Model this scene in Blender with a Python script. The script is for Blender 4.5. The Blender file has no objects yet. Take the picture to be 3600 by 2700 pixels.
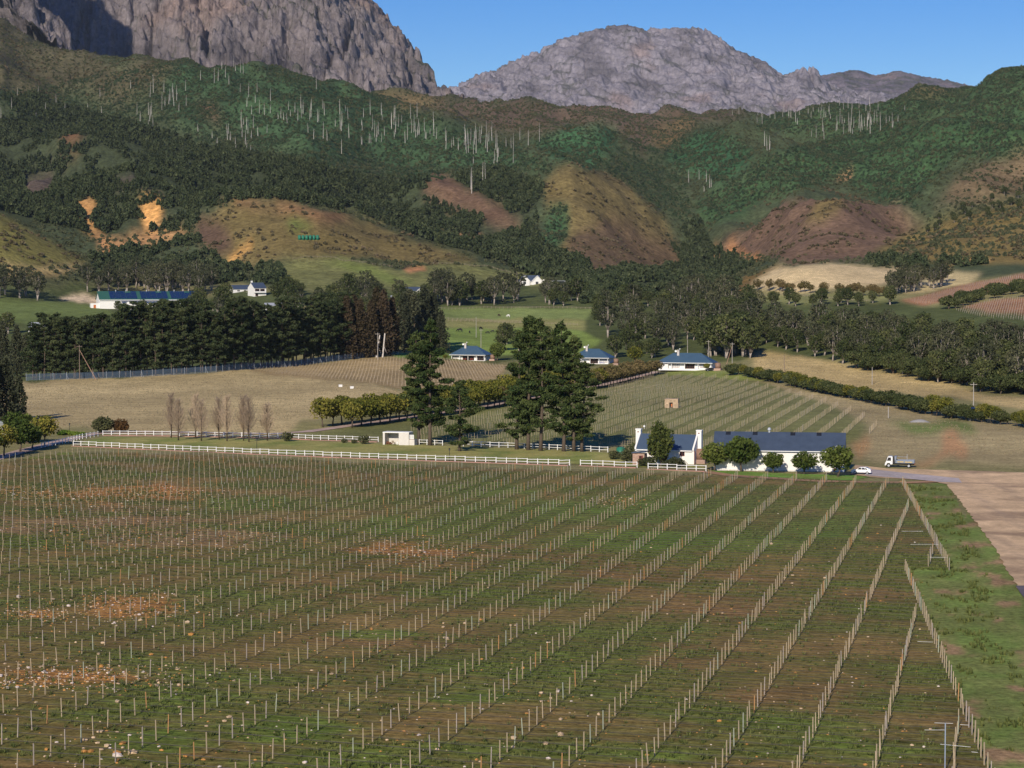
import bpy, math, random
import numpy as np
from mathutils import Vector

random.seed(7)
rng = np.random.default_rng(7)
scene = bpy.context.scene
COL = scene.collection

# ------------------------------------------------------------------ camera
F = 7280.0            # focal length in photo pixels (3600 wide)
CH = 37.8             # camera height above the vineyard
TH = math.atan(337.0 / F)
cam = bpy.data.cameras.new("camera")
cam.sensor_width = 36.0
cam.lens = 36.0 * F / 3600.0
cam.clip_start = 1.0
cam.clip_end = 40000.0
camo = bpy.data.objects.new("camera", cam)
camo.location = (0, 0, CH)
camo.rotation_euler = (math.pi / 2 - TH, 0, 0)
COL.objects.link(camo)
scene.camera = camo

# ------------------------------------------------------------------ sky, sun, exposure
SUN_EL = math.radians(27.0)
SUN_AZ = math.radians(17.0)      # shadows run away from the camera, 17 degrees to the right
w = bpy.data.worlds.new("World")
scene.world = w
w.use_nodes = True
nt = w.node_tree
nt.nodes.clear()
out = nt.nodes.new("ShaderNodeOutputWorld")
bg = nt.nodes.new("ShaderNodeBackground")
sky = nt.nodes.new("ShaderNodeTexSky")
sky.sky_type = 'NISHITA'
sky.sun_disc = False
sky.sun_elevation = SUN_EL
sky.sun_rotation = math.pi + SUN_AZ
sky.altitude = 300.0
sky.air_density = 1.0
sky.dust_density = 0.0
sky.ozone_density = 4.0
hsv = nt.nodes.new("ShaderNodeHueSaturation")
hsv.inputs['Saturation'].default_value = 1.5
hsv.inputs['Hue'].default_value = 0.522
nt.links.new(sky.outputs[0], hsv.inputs['Color'])
nt.links.new(hsv.outputs[0], bg.inputs['Color'])
bg.inputs['Strength'].default_value = 0.102
nt.links.new(bg.outputs[0], out.inputs[0])
sl = bpy.data.lights.new("sun", 'SUN')
sl.energy = 4.9
sl.angle = math.radians(0.5)
sl.color = (1.0, 0.90, 0.74)
so = bpy.data.objects.new("sun", sl)
sd = Vector((math.sin(SUN_AZ) * math.cos(SUN_EL), math.cos(SUN_AZ) * math.cos(SUN_EL), -math.sin(SUN_EL)))
so.rotation_euler = sd.to_track_quat('-Z', 'Y').to_euler()
so.location = (-60, -150, 140)
COL.objects.link(so)
vs = scene.view_settings
vs.view_transform = 'Standard'
vs.look = 'None'
vs.exposure = 0.0
vs.gamma = 1.0
vs.use_curve_mapping = False
scene.cycles.max_bounces = 4
scene.cycles.diffuse_bounces = 2
scene.cycles.transparent_max_bounces = 6
scene.cycles.use_denoising = True

# ------------------------------------------------------------------ projection helpers
cT, sT = math.cos(TH), math.sin(TH)
def ray(px, py):
    u = (np.asarray(px, float) - 1800.0) / F
    v = (1350.0 - np.asarray(py, float)) / F
    dy = cT + v * sT
    return u / dy, (v * cT - sT) / dy          # lateral and vertical tangent per metre of depth
def proj(x, y, z):
    dep = y * cT - (z - CH) * sT
    return 1800.0 + F * x / dep, 1350.0 - F * (y * sT + (z - CH) * cT) / dep

# ------------------------------------------------------------------ noise
def perlin(x, y, seed=0):
    x = np.asarray(x, float); y = np.asarray(y, float)
    r = np.random.default_rng(1000 + seed)
    perm = r.permutation(256)
    ang = r.random(256) * 2 * np.pi
    gx, gy = np.cos(ang), np.sin(ang)
    xi = np.floor(x).astype(int); yi = np.floor(y).astype(int)
    xf = x - xi; yf = y - yi
    u = xf * xf * xf * (xf * (xf * 6 - 15) + 10)
    v = yf * yf * yf * (yf * (yf * 6 - 15) + 10)
    def g(ix, iy, fx, fy):
        h = perm[(perm[ix & 255] + iy) & 255]
        return gx[h] * fx + gy[h] * fy
    a = g(xi, yi, xf, yf); b = g(xi + 1, yi, xf - 1, yf)
    c = g(xi, yi + 1, xf, yf - 1); d = g(xi + 1, yi + 1, xf - 1, yf - 1)
    return (a * (1 - u) + b * u) * (1 - v) + (c * (1 - u) + d * u) * v
def fbm(x, y, octs=5, seed=0, gain=0.5, ridged=False):
    s = 0; amp = 1.0; f = 1.0
    for o in range(octs):
        n = perlin(x * f + 13.7 * o, y * f - 7.1 * o, seed + o)
        if ridged:
            n = 0.5 - np.abs(n) * 1.6
        s = s + amp * n
        amp *= gain; f *= 2.03
    return s
def sstep(a, b, x):
    t = np.clip((x - a) / (b - a), 0, 1)
    return t * t * (3 - 2 * t)

# ------------------------------------------------------------------ colour helpers
def lin(c):
    c = np.asarray(c, float) / 255.0
    return np.where(c <= 0.04045, c / 12.92, ((c + 0.055) / 1.055) ** 2.4)
def alb(c, k=0.62):
    return np.clip(lin(c) / k, 0, 0.85)

# ------------------------------------------------------------------ materials
MATS = {}
def newmat(name):
    m = bpy.data.materials.new(name)
    m.use_nodes = True
    n = m.node_tree
    return m, n, n.nodes.get("Principled BSDF")
def mat(name, c, rough=0.75, var=0.12, scale=1.5, bump=0.0, spec=0.3, metal=0.0, objvar=0.0):
    """plain procedural paint/wood/stone: base colour broken up by two noises"""
    if name in MATS:
        return MATS[name]
    m, n, b = newmat(name)
    tc = n.nodes.new("ShaderNodeTexCoord")
    no = n.nodes.new("ShaderNodeTexNoise"); no.inputs['Scale'].default_value = scale
    no.inputs['Detail'].default_value = 6; no.inputs['Roughness'].default_value = 0.65
    n.links.new(tc.outputs['Object'], no.inputs['Vector'])
    mr = n.nodes.new("ShaderNodeMapRange")
    mr.inputs[1].default_value = 0.25; mr.inputs[2].default_value = 0.75
    mr.inputs[3].default_value = 1 - var; mr.inputs[4].default_value = 1 + var
    n.links.new(no.outputs[0], mr.inputs[0])
    mx = n.nodes.new("ShaderNodeMix"); mx.data_type = 'RGBA'; mx.blend_type = 'MULTIPLY'
    mx.inputs[0].default_value = 1.0
    mx.inputs[6].default_value = (*c, 1)
    n.links.new(mr.outputs[0], mx.inputs[7])
    last = mx.outputs[2]
    if objvar > 0:
        oi = n.nodes.new("ShaderNodeObjectInfo")
        mr2 = n.nodes.new("ShaderNodeMapRange")
        mr2.inputs[3].default_value = 1 - objvar; mr2.inputs[4].default_value = 1 + objvar
        n.links.new(oi.outputs['Random'], mr2.inputs[0])
        mx2 = n.nodes.new("ShaderNodeMix"); mx2.data_type = 'RGBA'; mx2.blend_type = 'MULTIPLY'
        mx2.inputs[0].default_value = 1.0
        n.links.new(last, mx2.inputs[6]); n.links.new(mr2.outputs[0], mx2.inputs[7])
        last = mx2.outputs[2]
    n.links.new(last, b.inputs['Base Color'])
    b.inputs['Roughness'].default_value = rough
    b.inputs['Specular IOR Level'].default_value = spec
    b.inputs['Metallic'].default_value = metal
    if bump > 0:
        bp = n.nodes.new("ShaderNodeBump"); bp.inputs['Strength'].default_value = bump
        bp.inputs['Distance'].default_value = 0.05
        n.links.new(no.outputs[0], bp.inputs['Height']); n.links.new(bp.outputs[0], b.inputs['Normal'])
    MATS[name] = m
    return m
def leafmat(name, c, c2, transl=0.2):
    """foliage: two leaf tints mixed per leaf, a little shift per tree, some light passing through"""
    if name in MATS:
        return MATS[name]
    m, n, b = newmat(name)
    n.nodes.remove(b)
    o = n.nodes.get("Material Output")
    at = n.nodes.new("ShaderNodeAttribute"); at.attribute_name = "leaf"
    oi = n.nodes.new("ShaderNodeObjectInfo")
    mx = n.nodes.new("ShaderNodeMix"); mx.data_type = 'RGBA'
    mx.inputs[6].default_value = (*c, 1); mx.inputs[7].default_value = (*c2, 1)
    n.links.new(at.outputs['Fac'], mx.inputs[0])
    hs = n.nodes.new("ShaderNodeHueSaturation")
    mr = n.nodes.new("ShaderNodeMapRange"); mr.inputs[3].default_value = 0.75; mr.inputs[4].default_value = 1.25
    n.links.new(oi.outputs['Random'], mr.inputs[0]); n.links.new(mr.outputs[0], hs.inputs['Value'])
    mh = n.nodes.new("ShaderNodeMapRange"); mh.inputs[3].default_value = 0.515; mh.inputs[4].default_value = 0.485
    n.links.new(oi.outputs['Random'], mh.inputs[0]); n.links.new(mh.outputs[0], hs.inputs['Hue'])
    n.links.new(mx.outputs[2], hs.inputs['Color'])
    d = n.nodes.new("ShaderNodeBsdfDiffuse"); t = n.nodes.new("ShaderNodeBsdfTranslucent")
    n.links.new(hs.outputs[0], d.inputs[0]); n.links.new(hs.outputs[0], t.inputs[0])
    ms = n.nodes.new("ShaderNodeMixShader"); ms.inputs[0].default_value = transl
    n.links.new(d.outputs[0], ms.inputs[1]); n.links.new(t.outputs[0], ms.inputs[2])
    n.links.new(ms.outputs[0], o.inputs[0])
    MATS[name] = m
    return m
def landmat(name, vine=False, rock=False, scales=(1.1, 0.13, 0.018), bump=0.6, bdist=0.25, var=(0.55, 1.5)):
    """land cover: colour attribute broken up by noise at three sizes, with relief"""
    m, n, b = newmat(name)
    at = n.nodes.new("ShaderNodeAttribute"); at.attribute_name = "cover"
    tc = n.nodes.new("ShaderNodeTexCoord")
    def noise(sc, vec, det=5, rough=0.6):
        k = n.nodes.new("ShaderNodeTexNoise"); k.inputs['Scale'].default_value = sc
        k.inputs['Detail'].default_value = det; k.inputs['Roughness'].default_value = rough
        n.links.new(vec, k.inputs['Vector'])
        return k.outputs[0]
    vec = tc.outputs['Object']
    n1, n2, n3 = (noise(s, vec, 6, 0.7) for s in scales)
    def mul(a, bb):
        q = n.nodes.new("ShaderNodeMath"); q.operation = 'MULTIPLY'
        n.links.new(a, q.inputs[0]); n.links.new(bb, q.inputs[1]); return q.outputs[0]
    def rngm(a, lo, hi, f0=0.3, f1=0.7):
        q = n.nodes.new("ShaderNodeMapRange")
        q.inputs[1].default_value = f0; q.inputs[2].default_value = f1
        q.inputs[3].default_value = lo; q.inputs[4].default_value = hi
        n.links.new(a, q.inputs[0]); return q.outputs[0]
    v = mul(mul(rngm(n1, var[0], var[1]), rngm(n2, 0.78, 1.22)), rngm(n3, 0.85, 1.15))
    h = n1
    if vine:
        mp = n.nodes.new("ShaderNodeMapping")
        mp.inputs['Rotation'].default_value = (0, 0, math.radians(19.6))
        mp.inputs['Scale'].default_value = (0.07, 1.3, 1.0)
        n.links.new(vec, mp.inputs['Vector'])
        ns = noise(1.0, mp.outputs[0], 5, 0.7)
        va = n.nodes.new("ShaderNodeAttribute"); va.attribute_name = "vine"
        mm = n.nodes.new("ShaderNodeMix"); mm.data_type = 'FLOAT'
        mm.inputs[2].default_value = 1.0
        n.links.new(va.outputs['Fac'], mm.inputs[0])
        n.links.new(rngm(ns, 0.62, 1.38), mm.inputs[3])
        v = mul(v, mm.outputs[0])
    mx = n.nodes.new("ShaderNodeMix"); mx.data_type = 'RGBA'; mx.blend_type = 'MULTIPLY'
    mx.inputs[0].default_value = 1.0
    n.links.new(at.outputs['Color'], mx.inputs[6]); n.links.new(v, mx.inputs[7])
    n.links.new(mx.outputs[2], b.inputs['Base Color'])
    b.inputs['Roughness'].default_value = 0.95
    b.inputs['Specular IOR Level'].default_value = 0.05
    bp = n.nodes.new("ShaderNodeBump"); bp.inputs['Strength'].default_value = bump
    bp.inputs['Distance'].default_value = bdist
    n.links.new(h, bp.inputs['Height'])
    if rock:
        bp2 = n.nodes.new("ShaderNodeBump"); bp2.inputs['Strength'].default_value = bump
        bp2.inputs['Distance'].default_value = bdist * 4
        n.links.new(n2, bp2.inputs['Height']); n.links.new(bp2.outputs[0], bp.inputs['Normal'])
    n.links.new(bp.outputs[0], b.inputs['Normal'])
    return m

# ------------------------------------------------------------------ object helpers
def mesh_np(name, verts, faces, mats, attrs=None, smooth=False, midx=None):
    """verts (n,3); faces (m,k) array with constant k, or a list of tuples"""
    me = bpy.data.meshes.new(name)
    if isinstance(faces, np.ndarray):
        k = faces.shape[1]; m = faces.shape[0]
        me.vertices.add(len(verts)); me.vertices.foreach_set("co", np.asarray(verts, np.float32).ravel())
        me.loops.add(m * k); me.loops.foreach_set("vertex_index", faces.astype(np.int32).ravel())
        me.polygons.add(m)
        me.polygons.foreach_set("loop_start", np.arange(0, m * k, k, dtype=np.int32))
        try:
            me.polygons.foreach_set("loop_total", np.full(m, k, np.int32))
        except Exception:
            pass
        me.update(calc_edges=True)
    else:
        me.from_pydata([tuple(v) for v in verts], [], faces)
    for mm in (mats if isinstance(mats, (list, tuple)) else [mats]):
        me.materials.append(mm)
    if midx is not None:
        me.polygons.foreach_set("material_index", np.asarray(midx, np.int32))
    if smooth:
        me.polygons.foreach_set("use_smooth", np.ones(len(me.polygons), bool))
    for an, (typ, val) in (attrs or {}).items():
        a = me.attributes.new(an, typ, 'POINT')
        if typ == 'FLOAT_COLOR':
            c = np.ones((len(verts), 4), np.float32); c[:, :3] = val
            a.data.foreach_set("color", c.ravel())
        else:
            a.data.foreach_set("value", np.asarray(val, np.float32))
    me.update()
    return me
def link(name, data, parent=None, loc=None, rz=0.0):
    o = bpy.data.objects.new(name, data)
    COL.objects.link(o)
    if parent is not None:
        o.parent = parent
    if loc is not None:
        o.location = loc
    if rz:
        o.rotation_euler = (0, 0, rz)
    return o
def tag(o, label=None, cat=None, group=None, kind=None):
    if label: o["label"] = label
    if cat: o["category"] = cat
    if group: o["group"] = group
    if kind: o["kind"] = kind
    return o
def thing(name, label, cat, loc=(0, 0, 0), rz=0.0, group=None):
    o = link(name, None, None, loc, rz)
    o.empty_display_size = 0.2
    return tag(o, label, cat, group)
def copy_tree(o, parent=None):
    c = o.copy(); COL.objects.link(c); c.parent = parent
    for ch in o.children:
        copy_tree(ch, c)
    return c

class MB:
    """collects boxes, tubes and polygons into one mesh"""
    def __init__(s):
        s.v = []; s.f = []; s.m = []
    def add(s, verts, faces, mi=0):
        b = len(s.v); s.v += [tuple(p) for p in verts]
        s.f += [tuple(i + b for i in f) for f in faces]; s.m += [mi] * len(faces)
        return s
    def box(s, x0, x1, y0, y1, z0, z1, mi=0):
        return s.add([(x0,y0,z0),(x1,y0,z0),(x1,y1,z0),(x0,y1,z0),(x0,y0,z1),(x1,y0,z1),(x1,y1,z1),(x0,y1,z1)],
                     [(0,3,2,1),(4,5,6,7),(0,1,5,4),(1,2,6,5),(2,3,7,6),(3,0,4,7)], mi)
    def hexa(s, p, mi=0):
        return s.add(p, [(0,3,2,1),(4,5,6,7),(0,1,5,4),(1,2,6,5),(2,3,7,6),(3,0,4,7)], mi)
    def tube(s, path, radii, sides=6, cap=True, mi=0):
        path = [Vector(p) for p in path]
        vs_, fs = [], []
        for i, p in enumerate(path):
            d = (path[min(i+1, len(path)-1)] - path[max(i-1, 0)])
            d = d.normalized() if d.length > 1e-9 else Vector((0,0,1))
            a = d.cross(Vector((0,1,0)) if abs(d.y) < 0.9 else Vector((1,0,0))).normalized()
            b = d.cross(a)
            r = radii[i] if hasattr(radii, '__len__') else radii
            for k in range(sides):
                t = 2*math.pi*k/sides
                vs_.append(p + a*math.cos(t)*r + b*math.sin(t)*r)
        n = len(path)
        for i in range(n-1):
            for k in range(sides):
                k2 = (k+1) % sides
                fs.append((i*sides+k, i*sides+k2, (i+1)*sides+k2, (i+1)*sides+k))
        if cap:
            fs.append(tuple(range(sides-1, -1, -1))); fs.append(tuple((n-1)*sides+k for k in range(sides)))
        return s.add(vs_, fs, mi)
    def cyl(s, x, y, z0, z1, r0, r1=None, sides=12, mi=0):
        return s.tube([(x,y,z0),(x,y,z1)], [r0, r0 if r1 is None else r1], sides, True, mi)
    def extrude(s, prof, y0, y1, mi=0):
        """profile of (x,z) extruded along y"""
        n = len(prof)
        vs_ = [(x,y0,z) for x,z in prof] + [(x,y1,z) for x,z in prof]
        fs = [tuple(range(n)), tuple(range(2*n-1, n-1, -1))]
        for i in range(n):
            j = (i+1) % n
            fs.append((j, i, n+i, n+j))
        return s.add(vs_, fs, mi)
    def mesh(s, name, mats, smooth=False):
        return mesh_np(name, s.v, s.f, mats, midx=s.m, smooth=smooth)
    def obj(s, name, mats, parent=None, smooth=False, loc=None, rz=0.0):
        return link(name, s.mesh(name, mats, smooth), parent, loc, rz)
# ------------------------------------------------------------------ terrain: heights
COLS = {
 -1500: [(820,1350),(1000,1265),(1350,1075),(1650,700),(1950,560),(2300,250),(2700,0),(3300,-350),(3700,-250)],
 -600: [(820,1345),(1000,1265),(1150,1190),(1350,1080),(1500,960),(1650,740),(1780,760),(1950,690),(2300,430),(2700,220),(3300,-110),(3600,-50)],
 0:    [(820,1337),(1000,1260),(1150,1185),(1350,1085),(1500,965),(1650,757),(1780,800),(1950,735),(2300,520),(2700,330),(3300,12),(3600,70)],
 200:  [(830,1331),(1000,1250),(1180,1170),(1380,1085),(1550,975),(1650,862),(1750,850),(1950,725),(2300,540),(2700,370),(3300,150),(3600,210)],
 400:  [(840,1325),(1000,1245),(1200,1160),(1420,1085),(1600,985),(1800,870),(1950,700),(2300,540),(2700,380),(3200,197),(3450,250)],
 600:  [(855,1314),(1020,1220),(1240,1130),(1450,1060),(1650,950),(1820,850),(1950,720),(2300,550),(2650,390),(3050,203),(3300,260)],
 800:  [(870,1303),(1050,1200),(1250,1110),(1500,1030),(1700,900),(1900,712),(1990,716),(2300,560),(2600,400),(2950,217),(3200,280)],
 1000: [(920,1282),(1100,1180),(1300,1090),(1500,1000),(1620,945),(1860,720),(1960,716),(2300,560),(2600,410),(2950,237),(3200,290)],
 1200: [(960,1262),(1120,1170),(1350,1080),(1550,985),(1700,910),(1900,752),(2000,745),(2300,600),(2600,430),(2950,293),(3200,345),(3400,335)],
 1390: [(980,1248),(1150,1165),(1350,1085),(1600,960),(1750,905),(1900,818),(2000,810),(2300,640),(2600,480),(2850,375),(3050,400),(3400,320),(3700,380)],
 1600: [(1010,1268),(1250,1160),(1420,1085),(1650,965),(1800,895),(1920,880),(2150,740),(2400,590),(2700,440),(2800,418),(3000,440),(3400,356),(3700,400)],
 1800: [(1010,1270),(1250,1160),(1420,1085),(1700,985),(1900,900),(2150,740),(2400,600),(2650,495),(2800,510),(3100,430),(3500,365),(3800,410)],
 2000: [(980,1287),(1250,1150),(1420,1075),(1700,975),(1900,870),(2200,585),(2350,600),(2600,500),(2800,450),(3000,455),(3500,355),(3800,410)],
 2200: [(950,1300),(1200,1170),(1420,1075),(1700,975),(1900,880),(2100,740),(2300,650),(2450,650),(2700,490),(2900,440),(3050,445),(3500,355),(3800,410)],
 2400: [(905,1317),(1100,1210),(1350,1110),(1600,1010),(1850,940),(2150,830),(2400,720),(2600,620),(2800,510),(3100,430),(3500,357),(3800,410)],
 2600: [(950,1275),(1100,1190),(1350,1080),(1600,1000),(1850,900),(2050,790),(2300,680),(2550,540),(2700,470),(2850,475),(3100,420),(3450,362),(3700,410)],
 2800: [(900,1290),(1000,1240),(1100,1150),(1250,1060),(1350,1000),(1420,937),(1500,942),(1700,860),(1900,700),(2050,690),(2300,570),(2500,500),(2650,510),(2900,430),(3250,352),(3500,400)],
 3000: [(850,1330),(950,1250),(1100,1130),(1250,1050),(1380,975),(1450,940),(1530,946),(1700,850),(1900,655),(2050,670),(2300,560),(2450,480),(2600,482),(2900,390),(3150,324),(3400,370)],
 3200: [(760,1385),(850,1320),(950,1230),(1100,1120),(1250,1040),(1350,1000),(1450,955),(1600,890),(1800,800),(1950,745),(2150,620),(2350,470),(2500,440),(2800,370),(3050,312),(3300,360)],
 3400: [(740,1390),(850,1300),(950,1210),(1080,1110),(1200,1050),(1350,985),(1500,905),(1700,800),(1900,690),(2150,570),(2400,435),(2550,425),(2800,360),(3050,297),(3300,350)],
 3600: [(720,1400),(850,1280),(1000,1140),(1150,1050),(1300,980),(1450,915),(1700,780),(1900,680),(2200,520),(2500,390),(2950,217),(3200,270)],
 4200: [(720,1400),(850,1290),(1000,1150),(1300,970),(1700,770),(2200,480),(2950,60),(3200,100)],
 5000: [(720,1400),(850,1290),(1000,1150),(1300,970),(1700,770),(2200,450),(2950,-60),(3200,0)],
}
KX, KD = 1 / 420.0, 7.0
cp = []
for px, prof in COLS.items():
    for D, py in prof:
        s, t = ray(px, py)
        cp.append((px, D, CH + D * t))
    for D in (300, 450, 580, 690):
        cp.append((px, D, 0.0))
    last = prof[-1]
    cp.append((px, 4300, CH + last[0] * ray(px, last[1])[1] - 90))
cp = np.array(cp)
CX = np.c_[cp[:, 0] * KX, np.log(cp[:, 1]) * KD]
def tpsk(a, b):
    r2 = ((a[:, None, :] - b[None, :, :]) ** 2).sum(-1)
    return 0.5 * r2 * np.log(np.maximum(r2, 1e-12))
NCP = len(cp)
K = tpsk(CX, CX) + np.eye(NCP) * 1e-3
Pm = np.c_[np.ones(NCP), CX]
A = np.zeros((NCP + 3, NCP + 3)); A[:NCP, :NCP] = K; A[:NCP, NCP:] = Pm; A[NCP:, :NCP] = Pm.T
W = np.linalg.solve(A, np.r_[cp[:, 2], 0, 0, 0])
def tps(px, D):
    q = np.c_[px * KX, np.log(D) * KD]
    res = np.empty(len(q))
    for i in range(0, len(q), 20000):
        qq = q[i:i+20000]
        res[i:i+20000] = tpsk(qq, CX) @ W[:NCP] + np.c_[np.ones(len(qq)), qq] @ W[NCP:]
    return res
# grid: columns of equal bearing, rows of growing distance
S_LO, S_HI, NC = (-1100 - 1800) / F, (4700 - 1800) / F, 880
SG = np.linspace(S_LO, S_HI, NC)
rows = [np.linspace(70, 150, 20, endpoint=False),
        1 / np.linspace(1 / 150, 1 / 620, 190, endpoint=False),
        np.exp(np.linspace(math.log(620), math.log(4200), 330))]
DG = np.concatenate(rows); NR = len(DG)
cs = SG[::8]; cs = np.r_[cs, SG[-1]]; cd = np.exp(np.linspace(math.log(600), math.log(4250), 150))
gs, gd = np.meshgrid(cs, cd)
zc = tps(gs.ravel() * F + 1800, gd.ravel()).reshape(gs.shape)
def bil(s, d):
    fi = np.interp(s, cs, np.arange(len(cs))); fj = np.interp(np.log(d), np.log(cd), np.arange(len(cd)))
    i = np.minimum(fi.astype(int), len(cs) - 2); j = np.minimum(fj.astype(int), len(cd) - 2)
    a = fi - i; b = fj - j
    return (zc[j, i] * (1-a) + zc[j, i+1] * a) * (1-b) + (zc[j+1, i] * (1-a) + zc[j+1, i+1] * a) * b
GS, GD = np.meshgrid(SG, DG)
GX = GS * GD
Z = bil(GS, GD) * sstep(640, 860, GD)
hillm = sstep(1500, 2100, GD)
g1 = fbm(GX / 260, GD / 420, 5, 3, 0.5, True)          # gullies running down the slopes
g2 = fbm(GX / 90, GD / 90, 4, 11)
Z += hillm * (g1 - 0.55) * 36 + hillm * (fbm(GX / 520 + 0.15 * g1, GD / 900, 3, 5, 0.5, True) - 0.5) * 44 + sstep(1200, 1800, GD) * g2 * 5.0
Z += sstep(660, 900, GD) * fbm(GX / 60, GD / 60, 3, 21) * 0.5
Z += fbm(GX / 7, GD / 7, 3, 31) * 0.07 * sstep(100, 160, GD)
def T(x, y):
    s = np.asarray(x, float) / np.asarray(y, float)
    fi = (s - S_LO) / (S_HI - S_LO) * (NC - 1); fj = np.interp(y, DG, np.arange(NR))
    fi = np.clip(fi, 0, NC - 1.001)
    i = fi.astype(int); j = np.minimum(fj.astype(int), NR - 2)
    a = fi - i; b = fj - j
    return (Z[j, i] * (1-a) + Z[j, i+1] * a) * (1-b) + (Z[j+1, i] * (1-a) + Z[j+1, i+1] * a) * b
T0 = T
def Tf(x, y):
    return float(T(np.array([x]), np.array([y]))[0])
def hit(px, py, dmin=80.0):
    """ground point seen at a photo pixel"""
    s, t = ray(px, py)
    fi = float(np.clip((s - S_LO) / (S_HI - S_LO) * (NC - 1), 0, NC - 1.001)); i = int(fi); a = fi - i
    z = Z[:, i] * (1-a) + Z[:, i+1] * a
    d = z - (CH + DG * t)
    k = np.nonzero((d >= 0) & (DG > dmin))[0]
    if len(k) == 0:
        return None
    k = k[0]
    if k == 0:
        D = DG[0]
    else:
        q = -d[k-1] / (d[k] - d[k-1]); D = DG[k-1] + q * (DG[k] - DG[k-1])
    return Vector((s * D, D, Tf(s * D, D)))
def pxm(D):
    return F / D

# ------------------------------------------------------------------ terrain: land cover
def inpoly(px, py, poly):
    c = np.zeros(px.shape, bool)
    n = len(poly); j = n - 1
    for i in range(n):
        xi, yi = poly[i]; xj, yj = poly[j]
        if yi != yj:
            c ^= ((yi > py) != (yj > py)) & (px < (xj - xi) * (py - yi) / (yj - yi) + xi)
        j = i
    return c
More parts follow.
